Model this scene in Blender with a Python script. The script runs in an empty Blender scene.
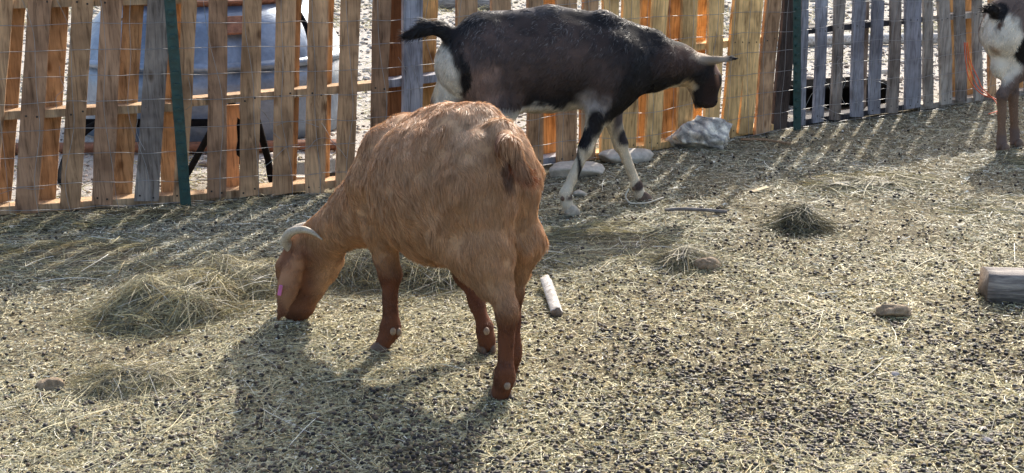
import bpy, math, random
import numpy as np
from mathutils import Vector, Matrix
R = math.radians
random.seed(7); rng = np.random.default_rng(7)

# ------------------------------------------------------------------ camera, sky, sun
S = bpy.context.scene
COL = S.collection
cam = bpy.data.cameras.new('camera'); co = bpy.data.objects.new('camera', cam); COL.objects.link(co)
co.location = (0, 0, 1.4); co.rotation_euler = (R(90-15.1), 0, 0)
cam.sensor_width = 36; cam.lens = 36*1300/1024; cam.clip_start = .05; cam.clip_end = 2000
S.camera = co
W = bpy.data.worlds.new('World'); S.world = W; W.use_nodes = True
SUN_EL, SUN_AZ = 35.0, 19.0
nt = W.node_tree; nt.nodes.clear()
o_ = nt.nodes.new('ShaderNodeOutputWorld'); bg = nt.nodes.new('ShaderNodeBackground'); sk = nt.nodes.new('ShaderNodeTexSky')
sk.sky_type = 'NISHITA'; sk.sun_disc = False; sk.sun_elevation = R(SUN_EL); sk.sun_rotation = R(SUN_AZ); sk.dust_density = 3.5; sk.ozone_density = .6
bg.inputs[1].default_value = .15
nt.links.new(sk.outputs[0], bg.inputs[0]); nt.links.new(bg.outputs[0], o_.inputs[0])
sl = bpy.data.lights.new('sun', 'SUN'); sl.energy = 3.0; sl.angle = R(.9); sl.color = (1, .94, .84)
so = bpy.data.objects.new('sun', sl); COL.objects.link(so)
sd = Vector((math.sin(R(SUN_AZ))*math.cos(R(SUN_EL)), math.cos(R(SUN_AZ))*math.cos(R(SUN_EL)), math.sin(R(SUN_EL))))
so.rotation_euler = sd.to_track_quat('Z', 'Y').to_euler(); so.location = (4, 12, 9)
S.view_settings.view_transform = 'Standard'; S.view_settings.look = 'None'
S.view_settings.gamma = 1; S.view_settings.use_curve_mapping = False
S.view_settings.exposure = 1.22

# ------------------------------------------------------------------ helpers
def srgb(r, g, b):
    f = lambda c: ((c/255+.055)/1.055)**2.4 if c > 10 else c/255/12.92
    return (f(r), f(g), f(b))

def hsh(ix, iy, iz):
    n = (ix*73856093) ^ (iy*19349663) ^ (iz*83492791)
    n = (n ^ (n >> 13))*1274126177 & 0x7fffffff
    return ((n ^ (n >> 16)) & 0xffff)/65535.0
def vnoise(P, scale=1.0, seed=0):
    P = np.asarray(P, float)*scale + seed*17.31
    if P.shape[1] == 2: P = np.c_[P, np.zeros(len(P))]
    I = np.floor(P).astype(np.int64); F = P-I; F = F*F*(3-2*F)
    r = 0
    for dx in (0, 1):
        for dy in (0, 1):
            for dz in (0, 1):
                w = (F[:, 0] if dx else 1-F[:, 0])*(F[:, 1] if dy else 1-F[:, 1])*(F[:, 2] if dz else 1-F[:, 2])
                r = r + w*hsh(I[:, 0]+dx, I[:, 1]+dy, I[:, 2]+dz)
    return r   # 0..1
def fbm(P, scale, seed=0, octv=3):
    r = 0; a = 1; t = 0
    for i in range(octv):
        r = r + a*vnoise(P, scale*2**i, seed+i); t += a; a *= .5
    return r/t

def gh(x, y):                                  # ground height
    P = np.c_[np.atleast_1d(x), np.atleast_1d(y)].astype(float)
    z = (fbm(P, .9, 3, 2)-.5)*.03 + (vnoise(P, 5, 9)-.5)*.014+(vnoise(P, 11, 19)-.5)*.012
    return z
def gz(x, y): return float(gh([x], [y])[0])

def mesh_np(name, V, faces, mats, col=None, smooth=True, mat_idx=None):
    """faces: list of int arrays, each (n,k)"""
    me = bpy.data.meshes.new(name)
    faces = [np.asarray(f, np.int32) for f in faces if len(f)]
    V = np.asarray(V, np.float32)
    me.vertices.add(len(V)); me.vertices.foreach_set('co', V.ravel())
    loops = np.concatenate([f.ravel() for f in faces])
    tot = np.concatenate([np.full(len(f), f.shape[1], np.int32) for f in faces])
    st = np.concatenate([[0], np.cumsum(tot)[:-1]]).astype(np.int32)
    me.loops.add(len(loops)); me.loops.foreach_set('vertex_index', loops)
    me.polygons.add(len(tot)); me.polygons.foreach_set('loop_start', st); me.polygons.foreach_set('loop_total', tot)
    if mat_idx is not None: me.polygons.foreach_set('material_index', np.asarray(mat_idx, np.int32))
    me.update(calc_edges=True)
    if smooth: me.polygons.foreach_set('use_smooth', np.ones(len(tot), bool))
    if col is not None:
        a = me.color_attributes.new('Col', 'FLOAT_COLOR', 'POINT')
        c = np.ones((len(V), 4), np.float32); c[:, :3] = col
        a.data.foreach_set('color', c.ravel())
    for m in (mats if isinstance(mats, (list, tuple)) else [mats]): me.materials.append(m)
    return me
def link(name, me, parent=None, loc=None):
    o = bpy.data.objects.new(name, me); COL.objects.link(o)
    if parent: o.parent = parent
    if loc is not None: o.location = loc
    return o
def tag(o, label=None, cat=None, group=None, kind=None):
    if label: o['label'] = label
    if cat: o['category'] = cat
    if group: o['group'] = group
    if kind: o['kind'] = kind
    return o
def empty(name, loc):
    o = bpy.data.objects.new(name, None); COL.objects.link(o); o.location = loc; o.empty_display_size = .1
    return o

# ---- materials
def mat(name):
    m = bpy.data.materials.new(name); m.use_nodes = True
    n = m.node_tree.nodes; b = n['Principled BSDF']
    return m, m.node_tree, b
def N(t, k, **kw):
    n = t.nodes.new('ShaderNode'+k)
    for a, v in kw.items():
        if a.startswith('i_'): n.inputs[a[2:].replace('_', ' ')].default_value = v
        else: setattr(n, a, v)
    return n
def ramp(t, fac, stops):
    r = t.nodes.new('ShaderNodeValToRGB'); e = r.color_ramp.elements
    while len(e) < len(stops): e.new(.5)
    for i, (p, c) in enumerate(stops): e[i].position = p; e[i].color = (*c, 1)
    t.links.new(fac, r.inputs[0]); return r.outputs[0]
def mixc(t, fac, a, b, mode='MIX'):
    m = t.nodes.new('ShaderNodeMix'); m.data_type = 'RGBA'; m.blend_type = mode
    for s, v in ((m.inputs['Factor'], fac), (m.inputs['A'], a), (m.inputs['B'], b)):
        if isinstance(v, (int, float)): s.default_value = v
        elif isinstance(v, tuple): s.default_value = (*v, 1) if len(v) == 3 else v
        else: t.links.new(v, s)
    return m.outputs['Result']
def coords(t, scale=(1, 1, 1), kind='Object'):
    tc = t.nodes.new('ShaderNodeTexCoord'); mp = t.nodes.new('ShaderNodeMapping'); mp.inputs['Scale'].default_value = scale
    t.links.new(tc.outputs[kind], mp.inputs[0]); return mp.outputs[0]
def noise(t, vec, scale, detail=4, rough=.6, dist=0):
    n = N(t, 'TexNoise', i_Scale=scale, i_Detail=detail, i_Roughness=rough, i_Distortion=dist); t.links.new(vec, n.inputs['Vector'])
    return n.outputs['Fac']
def bump(t, b, h, strength, dist):
    n = N(t, 'Bump', i_Strength=strength, i_Distance=dist); t.links.new(h, n.inputs['Height']); t.links.new(n.outputs[0], b.inputs['Normal'])

def mat_vcol(name, rough=.8, trans=0.0, spec=.3, sheen=0, bumpy=0):
    m, t, b = mat(name)
    a = N(t, 'VertexColor', layer_name='Col')
    t.links.new(a.outputs[0], b.inputs['Base Color']); b.inputs['Roughness'].default_value = rough
    b.inputs['Specular IOR Level'].default_value = spec
    if bumpy:
        bump(t, b, noise(t, coords(t), 160, 3), bumpy, .004)
    if trans:
        tr = N(t, 'BsdfTranslucent'); mx = N(t, 'MixShader'); mx.inputs[0].default_value = trans
        t.links.new(a.outputs[0], tr.inputs[0]); t.links.new(b.outputs[0], mx.inputs[1]); t.links.new(tr.outputs[0], mx.inputs[2])
        t.links.new(mx.outputs[0], t.nodes['Material Output'].inputs[0])
    return m
M_fur = mat_vcol('fur', .5, .34, .4)
M_skin = mat_vcol('goat_skin', .85, 0, .2, bumpy=.3)
M_straw = mat_vcol('straw', .6, .22, .3)
M_dung = mat_vcol('droppings', .6, 0, .3)
M_stone_small = mat_vcol('pebble', .8, 0, .3, bumpy=.4)

def mat_wood():
    m, t, b = mat('pallet_wood')
    oi = N(t, 'ObjectInfo')
    tc = t.nodes.new('ShaderNodeTexCoord')
    sh = N(t, 'VectorMath', operation='MULTIPLY_ADD'); 
    cmb = N(t, 'CombineXYZ'); 
    mul = N(t, 'Math', operation='MULTIPLY'); mul.inputs[1].default_value = 37.0
    t.links.new(oi.outputs['Random'], mul.inputs[0])
    for i in range(3): t.links.new(mul.outputs[0], cmb.inputs[i])
    add = N(t, 'VectorMath', operation='ADD'); t.links.new(tc.outputs['Object'], add.inputs[0]); t.links.new(cmb.outputs[0], add.inputs[1])
    mp = N(t, 'Mapping'); mp.inputs['Scale'].default_value = (1, 1, .09); t.links.new(add.outputs[0], mp.inputs[0])
    g1 = noise(t, mp.outputs[0], 55, 5, .65, 1.2)
    g2 = noise(t, mp.outputs[0], 14, 3, .5, .8)
    bl = noise(t, add.outputs[0], 5, 3, .6)
    c = ramp(t, g1, [(.3, (.38, .35, .33)), (.5, (.9, .9, .9)), (.72, (1.2, 1.17, 1.12))])
    c = mixc(t, 1.0, c, oi.outputs['Color'], 'MULTIPLY')
    c = mixc(t, .55, c, ramp(t, g2, [(.3, (.55, .5, .47)), (.6, (1.1, 1.1, 1.1))]), 'MULTIPLY')
    c = mixc(t, .7, c, ramp(t, bl, [(.36, (.45, .42, .42)), (.56, (1.05, 1.05, 1.05))]), 'MULTIPLY')
    mk = N(t, 'Mapping'); mk.inputs['Scale'].default_value = (1, 1, .55); t.links.new(add.outputs[0], mk.inputs[0])
    vo = N(t, 'TexVoronoi', i_Scale=7.0, i_Randomness=1.0); t.links.new(mk.outputs[0], vo.inputs['Vector'])
    kn = ramp(t, vo.outputs['Distance'], [(.05, (.3, .2, .13)), (.13, (1, 1, 1))])
    c = mixc(t, .75, c, kn, 'MULTIPLY')
    t.links.new(c, b.inputs['Base Color']); b.inputs['Roughness'].default_value = .85; b.inputs['Specular IOR Level'].default_value = .2
    bump(t, b, g1, .5, .002)
    return m
M_wood = mat_wood()
def mat_plain(name, c, rough=.6, metal=0, n=(20, .25), bs=0, spec=.5):
    m, t, b = mat(name)
    v = noise(t, coords(t), n[0], 4)
    k = n[1]
    cc = ramp(t, v, [(.3, tuple(x*(1-k) for x in c)), (.7, tuple(min(1, x*(1+k)) for x in c))])
    t.links.new(cc, b.inputs['Base Color']); b.inputs['Roughness'].default_value = rough; b.inputs['Metallic'].default_value = metal
    b.inputs['Specular IOR Level'].default_value = spec
    if bs: bump(t, b, v, bs, .003)
    return m
M_nail = mat_plain('nail_head', (.03, .025, .022), .6, .4)
M_wire = mat_plain('galvanised_wire', (.30, .29, .28), .55, .3)
M_post = mat_plain('green_post_paint', (.012, .05, .045), .45, 0, (30, .4), .2)
M_hoof = mat_plain('hoof_horn', (.12, .07, .045), .6, 0, (60, .4), .3)
M_dew = mat_plain('dew_claw', (.26, .18, .12), .7, 0, (90, .3), .3)
M_pale_hoof = mat_plain('pale_hoof', (.4, .34, .26), .6, 0, (60, .3), .3)
M_eye = mat_plain('goat_eye', (.05, .025, .01), .08)
M_tagp = mat_plain('ear_tag_plastic', (.55, .16, .36), .4)
M_black = mat_plain('black_rubber', (.007, .007, .008), .9, 0, (12, .4), 0, .05)
M_twine = mat_plain('orange_twine', (.8, .13, .04), .6)
M_rust = mat_plain('rusty_brown_board', (.2, .085, .045), .85, 0, (25, .5), .5)
M_grate = mat_plain('dark_plastic', (.025, .025, .028), .6)

# ------------------------------------------------------------------ ground
def build_ground():
    m, t, b = mat('ground_dirt')
    geo = N(t, 'NewGeometry'); P = geo.outputs['Position']
    a = noise(t, P, 90, 5, .7); a2 = noise(t, P, 14, 4, .6); big = noise(t, P, 1.1, 3, .5)
    c = ramp(t, a, [(.32, (.035, .03, .022)), (.48, (.11, .092, .06)), (.6, (.28, .245, .155)), (.74, (.5, .45, .31))])
    c = mixc(t, .5, c, ramp(t, a2, [(.35, (.55, .52, .48)), (.6, (1.15, 1.1, 1.0))]), 'MULTIPLY')
    # gravel yard beyond the fence
    pg = ramp(t, a, [(.3, (.2, .175, .15)), (.5, (.4, .37, .33)), (.7, (.56, .53, .48))])
    pg = mixc(t, .4, pg, ramp(t, a2, [(.35, (.5, .47, .44)), (.6, (1.05, 1.05, 1.05))]), 'MULTIPLY')
    sx = N(t, 'SeparateXYZ'); t.links.new(P, sx.inputs[0])
    k = N(t, 'Math', operation='MULTIPLY'); t.links.new(sx.outputs[0], k.inputs[0]); k.inputs[1].default_value = -.62
    k2 = N(t, 'Math', operation='ADD'); t.links.new(sx.outputs[1], k2.inputs[0]); t.links.new(k.outputs[0], k2.inputs[1])
    mr = N(t, 'MapRange'); mr.inputs['From Min'].default_value = 6.7; mr.inputs['From Max'].default_value = 7.3; t.links.new(k2.outputs[0], mr.inputs[0])
    c = mixc(t, mr.outputs[0], c, pg)
    t.links.new(c, b.inputs['Base Color']); b.inputs['Roughness'].default_value = .95; b.inputs['Specular IOR Level'].default_value = .15
    bump(t, b, a, .8, .01)
    ys = np.concatenate([np.linspace(-300, -3, 12), np.linspace(-2, 2, 20)[0:], np.arange(2.06, 10, .045), np.linspace(10.2, 30, 60), np.geomspace(32, 600, 14)])
    xs = np.concatenate([-np.geomspace(600, 7, 14), np.linspace(-6.5, -3.6, 20), np.arange(-3.5, 4.5, .05), np.linspace(4.6, 7, 20), np.geomspace(8, 600, 14)])
    X, Y = np.meshgrid(xs, ys); Z = gh(X.ravel(), Y.ravel())
    nx = len(xs); ny = len(ys)
    i = (np.arange(ny-1)[:, None]*nx+np.arange(nx-1)[None]).ravel()
    F = np.c_[i, i+1, i+1+nx, i+nx]
    o = link('ground', mesh_np('ground', np.c_[X.ravel(), Y.ravel(), Z], [F], m)); tag(o, kind='structure')
build_ground()

FENCE = [((-2.53, 5.473), (-1.54, 5.757)), ((-1.525, 5.76), (-.60, 5.98)), ((-.58, 6.0), (.44, 6.74)), ((.46, 6.76), (1.54, 7.56)), ((1.68, 7.71), (2.64, 8.33)), ((2.66, 8.345), (3.70, 9.04))]
fx = np.array([-9, -2.53, -1.53, -.59, .45, 1.6, 2.65, 3.7, 9]); fy = np.array([3.6, 5.473, 5.76, 5.99, 6.75, 7.63, 8.335, 9.04, 12.6])
def inside(x, y): return y < np.interp(x, fx, fy)

# ---- ribbons (straw, hair): vectorised
def ribbons(P0, D, L, Wd, bendv, seg, col, roll=None, taper=1.0, colvar=None):
    """P0 (n,3) roots, D (n,3) unit directions, L, Wd (n,), bendv (n,3) sideways pull, col (n,3)"""
    n = len(P0); t = np.linspace(0, 1, seg+1)
    pts = P0[:, None, :] + D[:, None, :]*(L[:, None]*t[None])[..., None] + bendv[:, None, :]*(t[None, :, None]**2)
    tan = D + bendv*0; 
    if roll is None: roll = rng.normal(size=(n, 3))
    side = np.cross(tan, roll); side /= np.linalg.norm(side, axis=1)[:, None]+1e-9
    w = (1 - taper*t**1.5)[None, :]*Wd[:, None]*.5
    w = np.maximum(w, Wd[:, None]*.06)
    A = pts-side[:, None, :]*w[..., None]; B = pts+side[:, None, :]*w[..., None]
    V = np.stack([A, B], 2).reshape(-1, 3)
    base = (np.arange(n)*(2*(seg+1)))[:, None] + (np.arange(seg)*2)[None]
    base = base.ravel(); F = np.c_[base, base+1, base+3, base+2]
    C = np.repeat(col, 2*(seg+1), 0)
    return V, F, C

STRAW = np.array([srgb(204, 193, 148), srgb(184, 177, 136), srgb(226, 216, 178), srgb(150, 143, 118), srgb(128, 125, 108), srgb(182, 160, 108), srgb(244, 239, 222), srgb(100, 89, 72)])
def straw_cols(n, pr=(.2, .2, .12, .15, .12, .12, .04, .05)):
    c = STRAW[rng.choice(len(STRAW), n, p=np.array(pr)/sum(pr))]
    return c*rng.uniform(.75, 1.15, (n, 1))

def sample_ground(n, y0=2.7, y1=10, margin=.25, power=1.7):
    """points on the ground inside the pen, denser near the camera"""
    u = rng.uniform(0, 1, n*2); y = (y0**(1-power)+u*(y1**(1-power)-y0**(1-power)))**(1/(1-power))
    hw = .43*y+margin; x = rng.uniform(-1, 1, len(y))*hw
    return x, y

def litter():
    Vs = []; Fs = []; Cs = []; off = 0
    def add(V, F, C):
        nonlocal off
        Vs.append(V); Fs.append(F+off); Cs.append(C); off += len(V)
    # short chopped bits
    for n, l0, l1, w, seg, z in ((90000, .005, .014, .0056, 1, .009), (150000, .006, .024, .0030, 1, .010), (60000, .02, .05, .0019, 2, .012), (9000, .06, .2, .0020, 4, .014)):
        x, y = sample_ground(n); k = inside(x, y+.02); x = x[k]; y = y[k]
        P = np.c_[x, y]
        dens = fbm(P, 2.2, 21, 3)
        left = np.clip((.6-x)/2.4, 0, 1)
        far = np.clip((y-4.2)/2.0, 0, 1)
        keep = rng.uniform(0, 1, len(x)) < np.clip((dens-.36)*2.4+.3*left+.5*far*(seg > 1)+.28, .2 if seg < 4 else 0.03, 1)
        if seg == 4: keep &= rng.uniform(0, 1, len(x)) < np.clip((dens-.45)*4+.3*left+.2*far, .08, 1)
        x = x[keep]; y = y[keep]; m = len(x)
        sc = np.clip(y/4.0, .85, 2.2)
        a = rng.uniform(0, 2*np.pi, m); D = np.c_[np.cos(a), np.sin(a), rng.normal(0, .12 if seg > 1 else .35, m)]; D /= np.linalg.norm(D, axis=1)[:, None]
        L = rng.uniform(l0, l1, m)*np.sqrt(sc); Wd = w*rng.uniform(.6, 1.3, m)*np.clip(sc, .9, 1.6)
        P0 = np.c_[x, y, gh(x, y)+rng.uniform(.001, z, m)]
        bend = rng.normal(0, .22, (m, 3))*L[:, None]; bend[:, 2] = -np.abs(D[:, 2])*L*1.1
        roll = np.c_[rng.normal(0, .45 if seg > 1 else .7, (m, 2)), np.ones(m)]
        C = straw_cols(m)
        gr = (np.clip(far[keep]*.55+.3*left[keep], 0, .75)*rng.uniform(.5, 1.2, m))[:, None]   # greyer straw towards the far side and the left
        C = C*(1-gr)+C.mean(1)[:, None]*np.array([.88, .89, .82])*gr
        add(*ribbons(P0, D, L, Wd, bend, seg, C, roll, .3))
    me = mesh_np('straw_litter', np.concatenate(Vs), [np.concatenate(Fs)], M_straw, np.concatenate(Cs), smooth=False)
    tag(link('straw_litter', me), kind='stuff')
litter()

def ico(sub):
    import bmesh
    bm = bmesh.new(); bmesh.ops.create_icosphere(bm, subdivisions=sub, radius=1)
    V = np.array([v.co[:] for v in bm.verts]); F = np.array([[v.index for v in f.verts] for f in bm.faces]); bm.free()
    return V, F
ICO = {k: ico(k) for k in (1, 2, 3, 4, 5)}
def scatter_blobs(P, rad, squash, col, sub):
    V0, F0 = ICO[sub]; n = len(P); nv = len(V0)
    a = rng.uniform(0, 2*np.pi, n); ca, sa = np.cos(a), np.sin(a)
    sx = rad*rng.uniform(.9, 1.35, n); sy = rad*rng.uniform(.75, 1, n); sz = rad*squash
    X = V0[None, :, 0]*sx[:, None]; Y = V0[None, :, 1]*sy[:, None]; Z = V0[None, :, 2]*sz[:, None]
    V = np.stack([X*ca[:, None]-Y*sa[:, None], X*sa[:, None]+Y*ca[:, None], Z], -1)+P[:, None, :]
    F = (F0[None]+(np.arange(n)*nv)[:, None, None]).reshape(-1, 3)
    return V.reshape(-1, 3), F, np.repeat(col, nv, 0)
def droppings():
    Vs = []; Fs = []; Cs = []; off = 0
    x, y = sample_ground(75000, power=1.9); k = inside(x, y+.15); x = x[k]; y = y[k]
    P = np.c_[x, y]
    d = fbm(P, 3.2, 41, 3); right = np.clip((x+.35)/1.0, 0, 1); near = np.clip((4.4-y)/1.3, 0, 1)
    pr = (.07+np.clip((d-.42)*.35, 0, .09))*np.clip(.26+.5*right+.4*near, 0, 1)*(1.4+.75*right*near)
    pr = pr*np.clip(1-(y-4.6)/1.6, .3, 1)
    hay = np.exp(-(((x+1.05)/.55)**2+((y-4.15)/.5)**2)); pr = pr*(1-.9*hay)
    k = rng.uniform(0, 1, len(x)) < pr; x = x[k]; y = y[k]
    for lo, hi, sub in ((0, 4.2, 2), (4.2, 99, 1)):
        q = (y >= lo) & (y < hi); xx = x[q]; yy = y[q]; m = len(xx)
        rad = rng.uniform(.0036, .0076, m)*np.clip(yy/4.5, 1, 1.25)
        c = np.array([srgb(58, 50, 44), srgb(42, 37, 36), srgb(80, 66, 54), srgb(112, 96, 74)])[rng.choice(4, m, p=[.38, .27, .22, .13])]
        V, F, C = scatter_blobs(np.c_[xx, yy, gh(xx, yy)+rad*.6+rng.uniform(.001, .006, m)], rad, .8, c, sub)
        Vs.append(V); Fs.append(F+off); Cs.append(C); off += len(V)
    tag(link('goat_droppings', mesh_np('goat_droppings', np.concatenate(Vs), [np.concatenate(Fs)], M_dung, np.concatenate(Cs))), kind='stuff')
droppings()

def yard_beyond():
    n = 26000; y = 5.6+16*rng.uniform(0, 1, n)**1.3; x = rng.uniform(-1, 1, n)*(.43*y+.5); k = ~inside(x, y-.12); x = x[k]; y = y[k]; m = len(x)
    rad = rng.uniform(.006, .02, m)*np.clip(y/9, .7, 1.6)*np.where(rng.uniform(0, 1, m) < .03, 2.4, 1)
    c = np.array([srgb(196, 186, 172), srgb(168, 158, 146), srgb(120, 108, 98), srgb(104, 92, 84), srgb(215, 208, 198)])[rng.choice(5, m, p=[.36, .30, .18, .04, .12])]
    V, F, C = scatter_blobs(np.c_[x, y, gh(x, y)+rad*.25], rad, .6, c, 1)
    tag(link('gravel', mesh_np('gravel', V, [F], M_stone_small, C, smooth=False)), kind='stuff')
    # dry weeds and old hay, in tufts
    n = 42000; y = 5.7+13*rng.uniform(0, 1, n)**1.1; x = rng.uniform(-1, 1, n)*(.43*y+.5)
    d = fbm(np.c_[x, y], 1.1, 77, 3); k = (~inside(x, y-.1)) & (rng.uniform(0, 1, n) < np.clip((d-.5)*5+(y > 13.2)*.8, .03, 1)); x = x[k]; y = y[k]; m = len(x)
    a = rng.uniform(0, 2*np.pi, m); up = rng.uniform(.05, .9, m)*np.where(y > 12.5, 1.3, .6)
    D = np.c_[np.cos(a), np.sin(a), up]; D /= np.linalg.norm(D, axis=1)[:, None]
    L = rng.uniform(.04, .13, m)*np.where(y > 12.5, 1.7, 1); C = straw_cols(m)*.8*np.array([.95, 1, .95])
    bend = rng.normal(0, .3, (m, 3))*L[:, None]; bend[:, 2] = -np.abs(bend[:, 2])
    V, F, C = ribbons(np.c_[x, y, gh(x, y)+.002], D, L, np.full(m, .0055), bend, 2, C, None, .7)
    tag(link('dry_weeds', mesh_np('dry_weeds', V, [F], M_straw, C, smooth=False)), kind='stuff')
yard_beyond()

# ------------------------------------------------------------------ simple mesh parts
def box_np(x0, x1, y0, y1, z0, z1, bev=.002):
    """bevelled box"""
    import bmesh
    bm = bmesh.new(); bmesh.ops.create_cube(bm, size=1)
    for v in bm.verts:
        v.co = ((x0 if v.co.x < 0 else x1), (y0 if v.co.y < 0 else y1), (z0 if v.co.z < 0 else z1))
    if bev: bmesh.ops.bevel(bm, geom=list(bm.edges), offset=bev, segments=1, affect='EDGES')
    return bm
def bm_obj(name, bm, mats, parent=None, loc=None, smooth=False):
    me = bpy.data.meshes.new(name); bm.to_mesh(me); bm.free()
    for m in (mats if isinstance(mats, (list, tuple)) else [mats]): me.materials.append(m)
    if smooth:
        for p in me.polygons: p.use_smooth = True
    return link(name, me, parent, loc)
def tube_np(pts, rad, k=6, caps=True):
    pts = np.asarray(pts, float); n = len(pts); rad = np.broadcast_to(rad, n)
    T = np.gradient(pts, axis=0); T /= np.linalg.norm(T, axis=1)[:, None]+1e-12
    up = np.array([0, 0, 1.]); 
    if abs(T[0] @ up) > .9: up = np.array([1., 0, 0])
    nrm = np.cross(T[0], up); nrm /= np.linalg.norm(nrm); V = []
    for i in range(n):
        nrm = nrm-T[i]*(nrm @ T[i]); nrm /= np.linalg.norm(nrm); bn = np.cross(T[i], nrm)
        a = np.arange(k)*2*np.pi/k
        V.append(pts[i]+rad[i]*(np.cos(a)[:, None]*nrm+np.sin(a)[:, None]*bn))
    V = np.concatenate(V); q = []
    for i in range(n-1):
        for j in range(k):
            q.append((i*k+j, i*k+(j+1) % k, (i+1)*k+(j+1) % k, (i+1)*k+j))
    fs = [np.array(q)]
    if caps: fs.append(np.array([list(range(k))[::-1], list(range((n-1)*k, n*k))]))
    return V, fs
def spline(pts, n=12):
    pts = np.asarray(pts, float); P = np.vstack([2*pts[0]-pts[1], pts, 2*pts[-1]-pts[-2]]); out = []
    for i in range(1, len(P)-2):
        for t in np.linspace(0, 1, n, endpoint=False):
            out.append(.5*((2*P[i])+(-P[i-1]+P[i+1])*t+(2*P[i-1]-5*P[i]+4*P[i+1]-P[i+2])*t*t+(-P[i-1]+3*P[i]-3*P[i+1]+P[i+2])*t**3))
    out.append(P[-2]); return np.array(out)
class Multi:
    def __init__(s): s.V = []; s.F = {}; s.n = 0
    def add(s, V, fs):
        for f in fs:
            f = np.asarray(f)
            if len(f): s.F.setdefault(f.shape[1], []).append(f+s.n)
        s.V.append(V); s.n += len(V)
    def mesh(s, name, mats, smooth=True):
        return mesh_np(name, np.concatenate(s.V), [np.concatenate(v) for v in s.F.values()], mats, smooth=smooth)

# ------------------------------------------------------------------ pallets
SL = {
0: [(-.05,.17,.09,0),(.086,.169,.091,0),(.223,.168,.10,0),(.284,.164,.078,1),(.396,.151,.096,0),(.471,.15,.082,1),(.579,.142,.091,0),(.716,.123,.093,0),(.798,.135,.091,1),(.907,.135,.103,0)],
1: [(-.037,.081,.078,1),(.011,.109,.063,0),(.174,.065,.086,0),(.249,.06,.058,2),(.318,.069,.087,0),(.47,.065,.09,0),(.515,.07,.055,1),(.62,.059,.091,0),(.672,.061,.053,1),(.757,.067,.085,0),(.91,.054,.079,0)],
2: [(.088,.028,.083,1),(.111,.034,.101,0),(.255,.041,.114,1),(.428,.012,.111,0),(.636,.003,.109,0),(.852,-.005,.094,0),(1.03,-.005,.094,1),(1.054,-.014,.124,0),(1.19,.007,.1,0)],
3: [(.05,0,.10,0),(.189,.002,.113,0),(.391,.02,.088,1),(.366,.037,.106,0),(.591,.019,.102,1),(.606,.003,.11,0),(.802,.003,.09,1),(.816,-.003,.114,0),(.951,.076,.118,0),(1.086,.051,.118,0),(1.23,.049,.122,0)],
4: [(.069,-.053,.054,0),(.207,-.04,.084,0),(.348,-.026,.082,0),(.537,-.062,.097,0),(.715,-.069,.059,1),(.698,-.061,.095,0),(.868,-.072,.092,0),(1.051,-.105,.141,0)],
5: [(.044,-.147,.083,0),(.219,-.176,.11,0),(.439,-.166,.072,1),(.370,-.161,.1,0),(.596,-.15,.079,1),(.545,-.161,.084,0),(.694,-.16,.069,0),(.878,-.159,.098,0),(1.163,-.164,.079,1),(1.1,-.169,.112,0)]}
BROWN = srgb(170, 134, 106); TAN = srgb(194, 156, 120); ORANGE_BOUNCE = srgb(206, 164, 114); PINE = srgb(236, 194, 134); GREY = srgb(160, 161, 170); GRB = srgb(146, 136, 128); DKO = srgb(140, 96, 64); LGREY = srgb(176, 168, 158)
TF = [[BROWN, BROWN, TAN, BROWN, BROWN, BROWN, TAN, BROWN, BROWN, GRB], [TAN, TAN, BROWN, TAN], [GREY, PINE, TAN, TAN], [PINE, PINE, TAN, PINE], [GREY, GREY, GRB, GREY], [LGREY, LGREY, TAN, LGREY]]
ORL = srgb(184, 154, 118)
TB = [ORL, ORL, DKO, ORANGE_BOUNCE, GRB, ORANGE_BOUNCE]  # orange tints: bounce light between the slat rows, put into the wood colour
PLAB = [('brown weathered wooden pallet at the far left end of the fence', .455, .46), ('tan wooden pallet fencing in front of the metal tank', .475, .525), ('wooden pallet with one grey slat, behind the brown goat', .53, .55),
        ('fresh yellow pine pallet behind the black goat\'s head', .555, .565), ('silver-grey weathered pallet right of the green post and dark board', .585, .6), ('pale pallet with back slats tinted orange by bounce light beside the goat at the right edge', .6, .6)]
def slat(par, s, slope, w, row, zt, zb, tint, stringers, nails=True, broken=0):
    y0 = {0: -.022, 1: .092, 2: .092}[row]; y1 = y0+.020
    import bmesh
    bm = bmesh.new(); segs = 7; rings = []
    jw = [random.uniform(-.0025, .0025) for _ in range(segs+1)]
    for i in range(segs+1):
        z = zb+(zt-zb)*i/segs; c = s+slope*z
        hw = w/2+jw[i]; bow = .004*math.sin(i*1.3+s*9)
        lt = random.uniform(-.006, .006) if i in (0, segs) else 0
        rings.append([bm.verts.new(p) for p in ((c-hw, y0+bow, z+lt), (c+hw, y0+bow, z-lt), (c+hw, y1+bow, z-lt), (c-hw, y1+bow, z+lt))])
    for a, b in zip(rings, rings[1:]):
        for j in range(4): bm.faces.new((a[j], a[(j+1) % 4], b[(j+1) % 4], b[j]))
    bm.faces.new(rings[0][::-1]); bm.faces.new(rings[-1])
    bmesh.ops.bevel(bm, geom=[e for e in bm.edges if len(e.link_faces) == 2 and e.calc_face_angle() > 1.0], offset=.0016, segments=1, affect='EDGES')
    if nails and row == 0:
        for sz in stringers:
            for k in range(2):
                zz = sz+random.uniform(-.012, .012); cx = s+slope*zz+(-1, 1)[k]*w*random.uniform(.2, .32)
                mtx = Matrix.Translation((cx, y0-.0015, zz)) @ Matrix.Rotation(R(90), 4, 'X')
                g = bmesh.ops.create_circle(bm, cap_ends=True, radius=.0048, segments=7, matrix=mtx)
                for v in g['verts']:
                    for f in v.link_faces: f.material_index = 1
    bmesh.ops.recalc_face_normals(bm, faces=[f for f in bm.faces if f.material_index == 0])
    o = bm_obj('slat', bm, [M_wood, M_nail], par)
    kk = random.uniform(.82, 1.1); o.color = (*[c*kk for c in tint], 1)
    return o
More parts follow.
